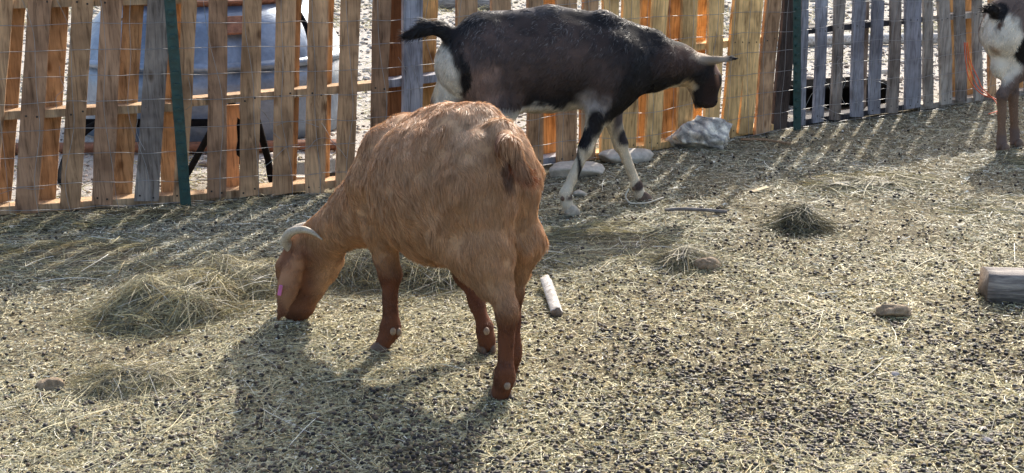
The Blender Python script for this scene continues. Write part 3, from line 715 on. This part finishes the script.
# ---- red-brown goat, grazing
def brown_goat():
    E_ = np.array([.04, 3.46]); d = np.array([-.65, .76]); l = np.array([-.76, -.65])
    q = lambda s, t, z: (E_[0]+s*d[0]+t*l[0], E_[1]+s*d[1]+t*l[1], z)
    yaw = math.degrees(math.atan2(d[1], d[0])); org = q(.3, 0, 0)
    B = (-d[0]*.7, -d[1]*.7, -.9); DN = (-d[0]*.25, -d[1]*.25, -1); HD = (-.35, -.1, -1)
    P = []
    P += [ell(q(.215, .020, .60), (.19, .150, .195), .05, yaw, comb=B), ell(q(.34, .015, .545), (.250, .218, .225), .05, yaw, -2, comb=B, fl=1.1),
          ell(q(.545, 0, .54), (.165, .145, .18), .05, yaw, comb=B), cap(q(.18, .015, .745), q(.36, .005, .725), .060, .055, .05, comb=B), cap(q(.36, 0, .720), q(.565, 0, .685), .052, .040, .05, comb=B),
          ell(q(.09, .085, .60), (.085, .07, .15), .05, yaw, comb=DN), ell(q(.11, -.03, .60), (.085, .06, .15), .05, yaw, comb=DN),
          cap(q(.085, .05, .64), q(.085, -.03, .64), .045, .045, .03, comb=DN),
          ell(q(.58, .08, .54), (.085, .06, .165), .03, yaw, comb=DN), ell(q(.58, -.085, .54), (.10, .065, .17), .05, yaw, comb=DN)]
    # tail
    P += [cap((-.030, 3.50, .755), (-.010, 3.405, .735), .032, .029, .015, comb=(.3, -.6, -.8), fl=1.1), cap((-.010, 3.405, .735), (.028, 3.365, .668), .029, .013, .008, comb=(.4, -.3, -1), fl=1.7)]
    def hind(t, f, sx=.17, th=1.0):      # f: foot (s,t)
        return [cap(q(.14, t*.8+.01, .60), q(sx, t*1.1+.008, .45), .108, .080, .03, comb=DN), cap(q(.075, t*.75+.01, .57), q(.065, t*.95+.006, .43), .074*th, .064*th, .022, comb=DN),
                cap(q(sx, t*1.1, .45), q(f[0]+.055, f[1], .35), .078, .048, .04, comb=DN), cap(q(.06, t*.95, .44), q(f[0]-.008, f[1], .285), .066*th, .031, .04, comb=DN, fl=.7),
                cap(q(f[0]-.028, f[1], .285), q(f[0]-.018, f[1], .25), .020, .026, .02, comb=DN, fl=.5),
                cap(q(f[0]-.020, f[1], .27), q(f[0]-.012, f[1], .10), .028, .0225, .02, comb=DN, fl=.35), cap(q(f[0]-.013, f[1], .10), q(f[0]-.010, f[1], .075), .027, .028, .02, comb=DN, fl=.4),
                cap(q(f[0]-.012, f[1], .075), q(f[0]+.006, f[1], .03), .027, .029, .015, comb=DN, fl=.35)]
    P += hind(.09, (-.005, .092)); P += hind(-.055, (.125, -.042), .18, .74)
    # front left (planted, nearest the head) and front right (set back under the belly)
    def fore(t, el, kn, ft, fo):
        return [cap(q(.60, t, .52), el, .085, .06, .05, comb=DN, fl=.8), cap(el, kn, .054, .034, .03, comb=DN, fl=.5), ell(kn, (.033, .031, .04), .02, yaw, comb=DN, fl=.4),
                cap(kn, ft, .029, .0225, .02, comb=DN, fl=.35), cap(ft, (ft[0], ft[1], ft[2]-.02), .028, .028, .015, comb=DN, fl=.4), cap(ft, fo, .026, .028, .015, comb=DN, fl=.35)]
    P += fore(.09, q(.57, .090, .40), q(.550, .078, .255), q(.540, .085, .085), (-.40, 3.805, .03))
    P += fore(-.09, q(.50, -.10, .40), (-.145, 3.88, .235), (-.082, 3.80, .085), (-.077, 3.80, .03))
    # neck and head
    HN = (.25, -.1, -.9)
    P += [cap((-.33, 3.94, .530), (-.46, 4.00, .415), .125, .100, .05, comb=(.5, -.2, -.8)), cap((-.46, 4.00, .415), (-.645, 4.08, .275), .098, .068, .05, comb=(.5, -.2, -.8), fl=.8),
          cap((-.680, 4.09, .250), (-.708, 4.088, .185), .060, .057, .04, comb=HD, fl=.5), cap((-.708, 4.088, .185), (-.722, 4.08, .07), .056, .036, .04, comb=HD, fl=.4),
          cap((-.615, 4.09, .225), (-.680, 4.083, .070), .066, .034, .04, comb=HD, fl=.45), ell((-.715, 4.078, .045), (.042, .034, .030), .03, comb=HD, fl=.15),
          cap((-.690, 4.078, .055), (-.700, 4.078, .035), .028, .022, .02, comb=HD, fl=.2), ell((-.738, 4.045, .212), (.026, .022, .016), .02, comb=HD, fl=.2)]
    def rot(Mx, a):
        c_, s_ = math.cos(R(a)), math.sin(R(a)); return np.array([Mx[0], c_*Mx[1]+s_*Mx[2], -s_*Mx[1]+c_*Mx[2]])
    def ear(base, tip, w, nrm, fl=.35):
        base = np.array(base); tip = np.array(tip); X = tip-base; Lh = np.linalg.norm(X)/2; X = X/np.linalg.norm(X); nrm = np.array(nrm, float); nrm -= X*(nrm @ X); nrm /= np.linalg.norm(nrm)
        Mx = np.array([X, np.cross(nrm, X), nrm])
        return [ell(base*.60+tip*.40-Mx[1]*w*.5-nrm*.006, (Lh*.68, w*.70, .008), .010, M=rot(Mx, 32), comb=X, fl=fl), ell(base*.60+tip*.40+Mx[1]*w*.5-nrm*.006, (Lh*.66, w*.66, .008), .010, M=rot(Mx, -32), comb=X, fl=fl), ell(base*.36+tip*.64, (Lh*.74, w*.62, .009), .02, M=Mx, comb=X, fl=fl), cap(base, base+X*Lh*.45, .024, .018, .02, comb=X, fl=fl)]
    P += ear((-.676, 4.028, .265), (-.752, 3.972, .048), .038, (.35, -1, .2)); P += ear((-.690, 4.150, .262), (-.755, 4.185, .08), .033, (.15, 1, .25))
    base = np.array(srgb(190, 147, 108)); dark = np.array(srgb(112, 68, 46)); tan = np.array(srgb(176, 128, 94)); grey = np.array(srgb(226, 198, 166))
    def colf(X, n):
        s = (X[:, :2]-E_) @ d; z = X[:, 2]
        f1 = fbm(X, 7, 5, 3)[:, None]; c = base*(.87+.26*f1)
        k = np.clip((z-.62)/.15, 0, 1)[:, None]*np.clip((fbm(X, 13, 8)-.3)*2, 0, 1)[:, None]; c = c*(1-.5*k)+grey*.5*k          # guard hair on the back lightened: sunlit highlights painted into the coat
        k = np.clip((.34-z)/.10, 0, 1)[:, None]*(s < .62)[:, None]; c = c*(1-k)+dark*k                                # dark red legs
        k = (np.clip((-.60-X[:, 0])/.06, 0, 1)*np.clip((.33-z)/.06, 0, 1))[:, None]; c = c*(1-.9*k)+dark*1.1*.9*k  # head darker than the body: shade on the cheek painted in
        r_ = np.linalg.norm((X-np.array((-.752, 4.075, .16)))/np.array([.020, .06, .11]), axis=1); k = np.clip((1.1-r_)*2, 0, 1)[:, None]; c = c*(1-k*.5)+base*1.05*k*.5
        r_ = np.linalg.norm((X-np.array((-.712, 3.995, .165)))/np.array([.06, .026, .13]), axis=1); k = np.clip((1.1-r_)*4, 0, 1)[:, None]; c = c*(1-k)+tan*k*(.72+.28*np.clip((z-.07)/.12, 0, 1))[:, None]
        r_ = np.linalg.norm((X-np.array((-.715, 4.075, .035)))/np.array([.06, .06, .035]), axis=1); k = np.clip((1.1-r_)*2, 0, 1)[:, None]; c = c*(1-k*.7)+dark*.5*k*.7
        tl = cap((-.022, 3.42, .735), (.032, 3.36, .650), .030, .020); dt = np.clip(.5-pd(tl, X)/.018, 0, 1)[:, None]; c = c*(1-dt)+np.array(srgb(112, 62, 38))*dt
        r_ = np.linalg.norm((X-np.array((-.010, 3.435, .655)))/np.array([.030, .05, .050]), axis=1); k = np.clip((1.1-r_)*2, 0, 1)[:, None]; c = c*(1-.85*k)+dark*.35*.85*k  # shade in the gap under the tail, painted into the coat
        return c
    o = goat_body('brown_goat', P, .0085, colf, 230000, .028, .0019, None, org, 101, .30, .014); o.location = org
    tag(o, 'reddish brown horned goat grazing with its head down in the foreground', 'goat')
    hy = yaw
    hoof(o, org, q(.005, .087, .0), hy-12, M_hoof); hoof(o, org, q(.135, -.042, .0), hy, M_hoof); hoof(o, org, (-.408, 3.80, .0), 172, M_hoof, .88); hoof(o, org, (-.077, 3.80, 0), 100, M_hoof)
    for c in (q(-.040, .104, .066), (-.366, 3.786, .076), (-.078, 3.770, .082), q(-.036, .080, .066), (-.35, 3.80, .07)): blob('dew_claw', o, org, c, (.010, .008, .013), M_dew, 30, 2)
    mh, t, b = mat('horn'); v = coords(t); n1 = noise(t, coords(t, (30, 30, 30)), 5, 4); t.links.new(ramp(t, n1, [(.3, (.26, .21, .15)), (.7, (.50, .43, .33))]), b.inputs['Base Color']); b.inputs['Roughness'].default_value = .5; bump(t, b, n1, .6, .002)
    tubepart('horn', o, org, [(-.715, 4.055, .262), (-.728, 4.035, .298), (-.708, 4.015, .330), (-.668, 3.995, .345), (-.632, 3.975, .341), (-.598, 3.962, .320)], [.017, .016, .0145, .012, .008, .002], mh, 12)
    tubepart('horn', o, org, [(-.715, 4.115, .262), (-.725, 4.135, .288), (-.705, 4.155, .306), (-.670, 4.175, .312), (-.64, 4.19, .305), (-.61, 4.20, .290)], [.019, .0175, .016, .0135, .009, .002], mh, 12)
    blob('eye', o, org, (-.742, 4.036, .205), (.011, .008, .010), M_eye); blob('eye', o, org, (-.742, 4.125, .205), (.011, .008, .010), M_eye)
    bmx = box_np(-.006, .006, -.002, .002, -.020, .020, .002); t_ = bm_obj('ear_tag', bmx, M_tagp, o, tuple(np.array((-.742, 3.972, .150))-np.array(org))); t_.rotation_euler = (R(12), R(14), 0)
    V, fs = tube_np([(-.752, 4.055, .055), (-.752, 4.05, .060)], .004, 6); link('nostril', mesh_np('nostril', V-np.array(org), fs, M_hoof), o)
brown_goat()

def patches(X, base, lst, warp=.03, seed=0):
    W3 = np.stack([fbm(X, 14, seed+i, 2) for i in range(3)], 1)-.5; Y = X+W3*warp*2
    c = np.tile(np.array(base, float), (len(X), 1))
    for (ctr, rad, colr, soft) in lst:
        r_ = np.linalg.norm((Y-np.array(ctr))/np.array(rad), axis=1); k = np.clip((1-r_)/soft+.5, 0, 1)[:, None]; c = c*(1-k)+np.array(colr)*k
    return c

# ---- black goat walking right
def black_goat():
    org = (.1, 5.72, 0); B = (-.6, 0, -.75); DN = (-.15, 0, -1); WH = srgb(226, 218, 205); CR = srgb(216, 202, 178); BK = srgb(32, 29, 31); BR = srgb(146, 120, 108); DB = srgb(86, 71, 66); SG = srgb(84, 78, 78)
    P = [ell((-.10, 5.715, .655), (.21, .150, .195), .05, 3, comb=B), ell((.15, 5.72, .660), (.33, .182, .218), .06, 3, comb=B), ell((.41, 5.735, .620), (.175, .145, .205), .06, 5, comb=B),
         cap((-.13, 5.71, .820), (.16, 5.72, .845), .042, .040, .05, comb=B), cap((.16, 5.72, .845), (.40, 5.735, .826), .040, .038, .05, comb=B), cap((.40, 5.735, .826), (.62, 5.79, .735), .038, .05, .05, comb=B),
         cap((-.12, 5.71, .70), (-.235, 5.71, .64), .15, .105, .05, comb=DN), ell((.43, 5.655, .60), (.10, .06, .17), .05, comb=DN), ell((.43, 5.82, .60), (.10, .06, .17), .05, comb=DN),
         ell((.10, 5.72, .49), (.20, .12, .05), .05, comb=B)]
    P += [cap((-.245, 5.69, .755), (-.30, 5.675, .795), .030, .030, .03, comb=(-1, 0, .6), fl=2.0), cap((-.30, 5.675, .795), (-.365, 5.66, .808), .030, .028, .02, comb=(-1, 0, .0), fl=2.2), cap((-.365, 5.66, .808), (-.435, 5.65, .785), .027, .016, .02, comb=(-1, 0, -.6), fl=2.6)]
    def hind(y, st, hk, ft, fo):
        return [cap((-.11, y, .64), st, .125, .085, .05, comb=DN), cap(st, hk, .078, .034, .04, comb=DN), cap(hk, ft, .029, .022, .02, comb=DN, fl=.6), cap(ft, fo, .026, .028, .015, comb=DN, fl=.6)]
    P += hind(5.65, (-.06, 5.62, .47), (-.235, 5.62, .31), (-.22, 5.62, .08), (-.20, 5.62, .03)); P += hind(5.79, (-.26, 5.80, .48), (-.355, 5.80, .35), (-.37, 5.80, .09), (-.35, 5.80, .03)); P += [cap((-.23, 5.79, .62), (-.30, 5.80, .45), .085, .055, .04, comb=DN)]
    P += [cap((.435, 5.665, .56), (.385, 5.645, .44), .085, .055, .04, comb=DN, fl=.8), cap((.385, 5.645, .44), (.325, 5.61, .295), .048, .031, .03, comb=DN, fl=.6), ell((.322, 5.608, .29), (.030, .029, .038), .02, comb=DN, fl=.6),
          cap((.322, 5.61, .285), (.235, 5.572, .09), .026, .0215, .02, comb=DN, fl=.5), cap((.235, 5.572, .09), (.245, 5.57, .035), .028, .028, .02, comb=DN, fl=.5)]
    P += [cap((.44, 5.80, .54), (.44, 5.80, .42), .075, .052, .04, comb=DN, fl=.8), cap((.44, 5.80, .42), (.492, 5.81, .275), .046, .031, .03, comb=DN, fl=.6), ell((.493, 5.81, .27), (.030, .029, .038), .02, comb=DN, fl=.6),
          cap((.493, 5.81, .265), (.572, 5.815, .075), .026, .0215, .02, comb=DN, fl=.5), cap((.572, 5.815, .075), (.588, 5.815, .03), .028, .028, .02, comb=DN, fl=.5)]
    NK = (-.8, 0, -.5)
    P += [cap((.48, 5.75, .635), (.62, 5.80, .635), .150, .115, .06, comb=NK), cap((.62, 5.80, .635), (.735, 5.85, .625), .115, .090, .05, comb=NK), cap((.735, 5.85, .625), (.845, 5.88, .600), .088, .062, .05, comb=NK, fl=.8),
          cap((.862, 5.885, .598), (.890, 5.888, .55), .060, .055, .04, comb=(-.2, 0, -1), fl=.35), cap((.893, 5.888, .55), (.903, 5.888, .462), .050, .035, .04, comb=(-.2, 0, -1), fl=.3),
          cap((.835, 5.885, .568), (.860, 5.885, .468), .055, .040, .04, comb=(-.2, 0, -1), fl=.3), ell((.898, 5.885, .447), (.036, .033, .026), .02, comb=(0, 0, -1), fl=.2), cap((.855, 5.885, .447), (.835, 5.885, .428), .018, .008, .015, comb=(-.5, 0, -1), fl=1.5)]
    def ear(base, tip, w, nrm):
        base = np.array(base); tip = np.array(tip); X = tip-base; Lh = np.linalg.norm(X)/2; X = X/np.linalg.norm(X); nrm = np.array(nrm, float); nrm -= X*(nrm @ X); nrm /= np.linalg.norm(nrm)
        return [ell((base+tip)/2, (Lh*1.03, w, .009), .012, M=np.array([X, np.cross(nrm, X), nrm]), comb=X, fl=.5), cap(base, base+X*Lh*.6, .020, .015, .015, comb=X, fl=.5)]
    P += ear((.870, 5.845, .640), (1.012, 5.80, .660), .024, (0, -.7, .8)); P += ear((.870, 5.925, .635), (.915, 6.03, .575), .020, (.2, .5, .9))
    def colf(X, n):
        L = [((.12, 5.55, .70), (.30, .15, .14), DB, .9), ((-.02, 5.55, .62), (.10, .2, .2), DB, .5), ((-.135, 5.55, .58), (.085, .16, .17), BR, .5), ((-.10, 5.5, .74), (.10, .2, .09), DB, .6), ((.16, 5.72, .89), (.5, .14, .030), SG, .7),  # SG: grey hairs and sunlit streaks along the spine, both in the colour
             ((-.32, 5.69, .53), (.105, .22, .245), WH, .18), ((-.205, 5.56, .62), (.026, .10, .10), BK, .3), ((-.19, 5.72, .42), (.09, .3, .08), BR, .4),
             ((-.36, 5.83, .50), (.09, .09, .2), CR, .3), ((-.36, 5.82, .47), (.05, .09, .04), BR, .5), ((.0, 5.72, .425), (.30, .28, .062), WH, .25), ((.14, 5.72, .41), (.26, .25, .045), CR, .3), ((.31, 5.58, .45), (.07, .14, .045), CR, .4),
             ((.345, 5.57, .505), (.060, .11, .055), srgb(178, 170, 166), .8), ((.40, 5.57, .60), (.06, .1, .09), DB, 1.0), ((.40, 5.9, .3), (.01, .01, .01), BK, 1),
             ((-.31, 5.66, .80), (.075, .08, .06), BK, .3), ((-.39, 5.66, .79), (.09, .08, .06), BK, .3)]
        c = patches(X, BK, L, .025, 3)
        c = patches2(X, c)
        return c
    def patches2(X, c):
        W3 = np.stack([fbm(X, 14, 9+i, 2) for i in range(3)], 1)-.5; Y = X+W3*.03
        def put(ctr, rad, colr, soft):
            nonlocal c
            r_ = np.linalg.norm((Y-np.array(ctr))/np.array(rad), axis=1); k = np.clip((1-r_)/soft+.5, 0, 1)[:, None]; c = c*(1-k)+np.array(colr)*k
        # legs: pale stockings, dark knees and streaks
        leg = (X[:, 2] < .43) & (X[:, 0] > .15)
        t = np.clip((.42-X[:, 2])/.03, 0, 1)*leg; t = t[:, None]; c = c*(1-t)+np.array(CR)*1.1*t
        put((.318, 5.59, .335), (.042, .07, .05), BK, .3); put((.365, 5.60, .40), (.035, .06, .07), BK, .4)
        put((.335, 5.66, .40), (.030, .05, .06), CR, .5)
        put((.515, 5.79, .31), (.040, .08, .042), srgb(58, 52, 56), .4); put((.47, 5.79, .41), (.03, .08, .08), srgb(96, 88, 90), .6)
        put((.29, 5.60, .19), (.010, .05, .10), BK, .5); put((.25, 5.58, .085), (.022, .05, .022), DB, .4); put((.575, 5.80, .075), (.022, .05, .028), DB, .4)
        # neck and head
        put((.72, 5.80, .66), (.14, .14, .06), srgb(92, 70, 60), .9); put((.67, 5.84, .73), (.22, .08, .022), BK, .4); put((.865, 5.85, .665), (.07, .1, .022), srgb(178, 160, 140), .6)
        put((.745, 5.86, .525), (.085, .12, .022), CR, .5); put((.79, 5.84, .525), (.030, .10, .05), srgb(196, 174, 142), .6); put((.80, 5.885, .47), (.02, .06, .05), srgb(170, 146, 116), .8); put((.925, 5.86, .57), (.012, .06, .05), srgb(150, 110, 90), .6); put((.90, 5.86, .50), (.035, .08, .10), srgb(46, 34, 32), .6)
        put((.945, 5.82, .65), (.10, .06, .03), srgb(148, 132, 114), .5); put((1.0, 5.82, .66), (.03, .06, .03), BK, .4); put((.93, 5.88, .60), (.02, .05, .02), BR, .6); put((.83, 5.885, .42), (.03, .03, .02), srgb(176, 150, 120), .5)
        return c*(.75+.5*fbm(X, 22, 4, 2))[:, None]
    o = goat_body('black_goat', P, .009, colf, 190000, .026, .0022, None, org, 202, .20, .006, (lambda X: .20*np.clip((X[:, 2]-.68)/.18, 0, 1)*np.clip((.58-X[:, 0])/.1, .1, 1)*np.clip((X[:, 0]+.26)/.06, 0, 1)*(.3+vnoise(X*np.array([1, 1, .4]), 30, 5)*1.2), srgb(170, 162, 158))); o.location = org  # pale hairs towards the top: grizzle plus painted sun sheen
    tag(o, 'black goat with white rump and pale stockings walking right along the fence', 'goat')
    for c, yw, m_ in (((-.19, 5.62, 0), 0, M_hoof), ((-.33, 5.80, 0), 0, M_hoof), ((.258, 5.568, 0), 5, M_pale_hoof), ((.602, 5.815, 0), 5, M_hoof)): hoof(o, org, c, yw, m_)
    blob('eye', o, org, (.908, 5.838, .578), (.012, .007, .010), M_eye, 10); blob('eye', o, org, (.908, 5.934, .578), (.012, .007, .010), M_eye, -10)
    blob('nostril', o, org, (.928, 5.866, .452), (.006, .008, .005), M_black)
    for c in ((.222, 5.55, .075), (.558, 5.795, .065)): blob('dew_claw', o, org, c, (.010, .009, .012), M_hoof, 0, 2)
black_goat()

# ---- spotted goat at the right edge, seen from behind
def spotted_goat():
    E_ = np.array([2.595, 7.0]); d = np.array([.78, .62]); d /= np.linalg.norm(d); rt = np.array([d[1], -d[0]])
    q = lambda s, t, z: (E_[0]+s*d[0]+t*rt[0], E_[1]+s*d[1]+t*rt[1], z)
    yaw = math.degrees(math.atan2(d[1], d[0])); org = q(.3, 0, 0); B = (-d[0]*.6, -d[1]*.6, -.75); DN = (-.1, -.1, -1)
    P = [ell(q(.17, 0, .66), (.20, .145, .19), .05, yaw, comb=B), ell(q(.42, 0, .64), (.32, .19, .215), .06, yaw, comb=B), ell(q(.70, 0, .62), (.17, .145, .19), .06, yaw, comb=B), cap(q(.10, 0, .80), q(.75, 0, .79), .04, .04, .05, comb=B),
         cap(q(.13, 0, .69), q(.035, 0, .60), .135, .080, .05, comb=DN), ell(q(.07, 0, .46), (.06, .05, .07), .05, yaw, comb=DN),
         cap(q(.0, 0, .725), q(-.04, -.01, .765), .026, .026, .02, comb=(-1, -.3, .6), fl=2.2), cap(q(-.04, -.01, .765), q(-.06, -.05, .76), .024, .014, .02, comb=(-1, -.3, .3), fl=2.6),
         cap(q(.78, 0, .66), q(1.0, 0, .68), .13, .085, .06, comb=B), cap(q(1.0, 0, .68), q(1.12, 0, .60), .075, .06, .04, comb=DN, fl=.4), cap(q(1.12, 0, .62), q(1.17, 0, .47), .056, .035, .04, comb=DN, fl=.3),
         cap(q(1.06, .05, .66), q(1.08, .14, .60), .018, .010, .015, comb=DN, fl=.4), cap(q(1.06, -.05, .66), q(1.08, -.14, .60), .018, .010, .015, comb=DN, fl=.4)]
    def leg(a, b, c, e, f, r0=.11):
        return [cap(a, b, r0, r0*.62, .05, comb=DN), cap(b, c, r0*.55, .030, .04, comb=DN), cap(c, e, .028, .021, .02, comb=DN, fl=.6), cap(e, f, .026, .029, .015, comb=DN, fl=.5)]
    P += leg(q(.13, .07, .62), q(.15, .07, .45), (2.648, 6.985, .31), (2.668, 6.985, .09), (2.672, 6.975, .03), .10); P += leg(q(.15, -.07, .62), q(.22, -.04, .45), (2.76, 7.12, .30), (2.785, 7.11, .09), (2.79, 7.10, .03))
    for t in (.09, -.09): P += leg(q(.72, t, .56), q(.71, t, .42), q(.72, t, .27), q(.72, t, .08), q(.735, t, .03), .085)
    WH = srgb(232, 222, 206); BRN = srgb(122, 102, 92); DK = srgb(34, 30, 30); LB = srgb(136, 108, 88)
    def colf(X, n):
        L = [(q(.02, 0, .56), (.15, .15, .20), WH, .15), (q(.0, .075, .47), (.10, .07, .11), WH, .18), (q(.08, .13, .56), (.05, .05, .10), DK, .18), (q(-.03, -.085, .52), (.03, .022, .13), DK, .18), (q(-.05, .005, .69), (.05, .012, .04), srgb(96, 72, 60), .6), (q(-.05, .0, .52), (.05, .035, .06), srgb(186, 160, 136), .5),
             (q(-.03, -.01, .755), (.08, .07, .05), DK, .15), (q(.1, 0, .14), (.3, .3, .16), LB, .18), (q(.15, 0, .06), (.3, .3, .04), BRN, .5)]
        return patches(X, BRN, L, .02, 31)*(.8+.4*fbm(X, 20, 4, 2))[:, None]
    o = goat_body('spotted_goat', P, .010, colf, 70000, .020, .0028, None, org, 303, .22, .004); o.location = org
    tag(o, 'brown and white goat with black tail, seen from behind at the right edge', 'goat')
    for c in ((2.672, 6.968, 0), (2.795, 7.09, 0), q(.745, .09, 0), q(.745, -.09, 0)): hoof(o, org, c, yaw, M_hoof, 1.1)
    for sgn in (-1, 1): blob('eye', o, org, q(1.13, .05*sgn, .60), (.01, .01, .01), M_eye)
spotted_goat()
rng = np.random.default_rng(99)


# ------------------------------------------------------------------ behind the fence
def tank():
    m, t, b = mat('galvanised_tank'); v = coords(t); n1 = noise(t, v, 3, 5, .6, .6); n2 = noise(t, v, 30, 3)
    c = ramp(t, n1, [(.3, (.10, .13, .18)), (.55, (.18, .23, .30)), (.75, (.32, .37, .44))])
    c = mixc(t, .35, c, ramp(t, n2, [(.35, (.5, .5, .52)), (.65, (1.1, 1.1, 1.1))]), 'MULTIPLY')
    t.links.new(c, b.inputs['Base Color']); b.inputs['Metallic'].default_value = .35; b.inputs['Roughness'].default_value = .42; bump(t, b, n1, .5, .03)
    r = empty('metal_tank', (-1.80, 7.85, 0)); tag(r, 'dented blue-grey round metal tank behind the tan pallet', 'tank')
    def lathe(name, prof, mt, dent=.012):
        k = 72; V = []
        for (rr, z) in prof:
            a = np.arange(k)*2*np.pi/k; P = np.c_[np.cos(a), np.sin(a), np.full(k, z*2)]
            q = rr+(fbm(P, 2.3, 31, 2)-.5)*dent*4
            V.append(np.c_[np.cos(a)*q, np.sin(a)*q, np.full(k, z)])
        V = np.concatenate(V); n = len(prof)
        F = [(i*k+j, i*k+(j+1) % k, (i+1)*k+(j+1) % k, (i+1)*k+j) for i in range(n-1) for j in range(k)]
        return link(name, mesh_np(name, V, [np.array(F)], mt), r)
    lathe('wall', [(.77, .0), (.79, .01), (.79, .1), (.79, .2), (.79, .3), (.79, .42), (.775, .42), (.77, .3), (.77, .02)], m)
    lathe('ridge', [(.792, .415), (.815, .425), (.82, .44), (.81, .455), (.785, .465)], m)
    lathe('shoulder', [(.79, .46), (.77, .50), (.73, .57), (.68, .64), (.62, .70), (.54, .75), (.52, .74), (.60, .68), (.66, .62), (.71, .55), (.76, .475)], m, .02)
    lathe('rim', [(.53, .745), (.55, .76), (.565, .775), (.55, .785), (.52, .775)], M_rust, .01)
    V, fs = tube_np(spline([(.60, -.43, .70), (.64, -.46, .63), (.66, -.48, .56), (.67, -.49, .48)], 6), .016, 6); link('seam', mesh_np('seam', V, fs, M_black), r)
    V, fs = tube_np(spline([(-.35, -.64, .70), (-.38, -.67, .63), (-.40, -.69, .56), (-.41, -.70, .49)], 6), .012, 6); link('seam', mesh_np('seam', V, fs, M_black), r)
    bm = box_np(-.10, .10, -.008, .008, -.06, .06, .004); h = bm_obj('hatch', bm, M_rust, r, (.27, -.655, .66)); h.rotation_euler = (R(-42), 0, R(22))
    return r
tank()
V, fs = tube_np(spline([(-2.8, 6.88, .03), (-2.2, 6.9, .03), (-1.5, 6.93, .03), (-.92, 7.0, .03)], 6), .035, 4)
tag(link('plank', mesh_np('plank', V, fs, M_rust, smooth=False)), 'rusty brown beam along the foot of the metal tank', 'beam')
def hose(pts, rad, lab):
    V, fs = tube_np(spline(pts, 10), rad, 8); tag(link('hose', mesh_np('hose', V, fs, M_black)), lab, 'hose', 'black hoses behind the fence')
hose([(-1.62, 6.35, .012), (-1.42, 6.12, .30), (-1.335, 5.985, .445), (-1.285, 5.94, .425), (-1.262, 5.93, .36), (-1.258, 5.93, .27), (-1.265, 5.94, .18), (-1.28, 6.2, .02)], .016, 'black hose looping up between the tan pallet slats')
hose([(-1.30, 6.5, .42), (-1.235, 6.15, .385), (-1.20, 6.10, .29), (-1.165, 6.08, .15), (-1.13, 6.06, .02), (-1.0, 6.15, .014)], .017, 'black hose sloping to the ground right of the looped one')
hose([(-2.05, 6.9, .22), (-2.19, 6.7, .19), (-2.25, 6.5, .10), (-2.20, 6.2, .015), (-2.1, 6.1, .012)], .02, 'black hose arching behind the brown left pallet')
bm = box_np(-.36, .36, -.012, .012, -.022, .022, .003); o = bm_obj('bar', bm, M_black, None, (-1.95, 6.95, .16)); tag(o, 'black flat bar leaning against the tank behind the green post', 'bar')
# ribbed mat
r = empty('ribbed_mat', (-.83, 6.42, .0)); r.rotation_euler.z = R(28); tag(r, 'dark ribbed plastic tray on the ground behind the tan pallet', 'tray')
bm = box_np(-.33, .33, -.16, .16, .012, .024, .002); bm_obj('base', bm, M_grate, r)
for k in range(14):
    bm = box_np(-.32, .32, -.15+k*.0225, -.142+k*.0225, .0245, .045, .001); bm_obj('rib', bm, M_grate, r)
bm = box_np(-.06, .06, -.03, .03, 0, .06, .004); o = bm_obj('block', bm, MR_flat, None, (-1.0, 6.08, .0)); tag(o, 'pale grey block behind the tan pallet foot', 'block')
# trough
def trough():
    bm = bmesh.new(); L, Wd, H = .36, .17, .13
    o1 = [(-L, -Wd), (L, -Wd), (L, Wd), (-L, Wd)]; rings = []
    for (k, z) in ((.88, 0), (1, H), (1.04, H), (1.04, H+.012), (.95, H+.012), (.84, .015)):
        rings.append([bm.verts.new((x*k, y*k, z)) for x, y in o1])
    for a, b in zip(rings, rings[1:]):
        for j in range(4): bm.faces.new((a[j], a[(j+1) % 4], b[(j+1) % 4], b[j]))
    bm.faces.new(rings[0][::-1]); bm.faces.new(rings[-1]); bmesh.ops.recalc_face_normals(bm, faces=bm.faces)
    bmesh.ops.bevel(bm, geom=list(bm.edges), offset=.006, segments=2, affect='EDGES')
    o = bm_obj('trough', bm, M_black, None, (2.14, 8.60, 0), True); o.rotation_euler.z = R(22)
    tag(o, 'low black trough behind the grey pallet', 'trough')
trough()
V, fs = tube_np(spline([(2.3, 11.7, .05), (3.2, 11.9, .05), (4.3, 12.0, .05)], 6), .05, 10)
tag(link('pole', mesh_np('pole', V, fs, M_birch)), 'long pale pole on the ground beyond the grey pallet', 'pole')
V, fs = tube_np(spline([(-1.1, 15.3, .06), (-.6, 15.4, .07), (-.1, 15.3, .05)], 6), .07, 10)
tag(link('log', mesh_np('log', V, fs, M_log)), 'dark log lying far behind the black goat\'s tail', 'log')
# orange twine
M = Multi()
for j in range(3):
    pts = [(2.93+.01*j, 8.46, .42), (2.95+.015*j, 8.46, .30), (2.98+.03*j, 8.44, .18), (3.06, 8.42, .09+.02*j), (3.15-.02*j, 8.3, .06), (3.10, 8.2, .02), (3.0+.05*j, 8.1, .014)]
    M.add(*tube_np(spline(pts, 6), .0035, 5))
tag(link('twine', M.mesh('twine', M_twine)), 'bright orange twine hanging from the wire beside the right goat', 'twine')
# straw loop caught on the black goat's hoof
V, fs = tube_np(spline([(.53, 5.76, .07), (.515, 5.74, .04), (.535, 5.73, .012), (.575, 5.72, .012), (.62, 5.73, .014), (.69, 5.76, .03)], 6), .0038, 5)
M_tw2 = mat_plain('pale_twine', (.55, .5, .4), .7)
tag(link('pale_twine', mesh_np('pale_twine', V, fs, M_tw2)), 'loop of pale baling twine around the black goat\'s front hoof', 'twine')
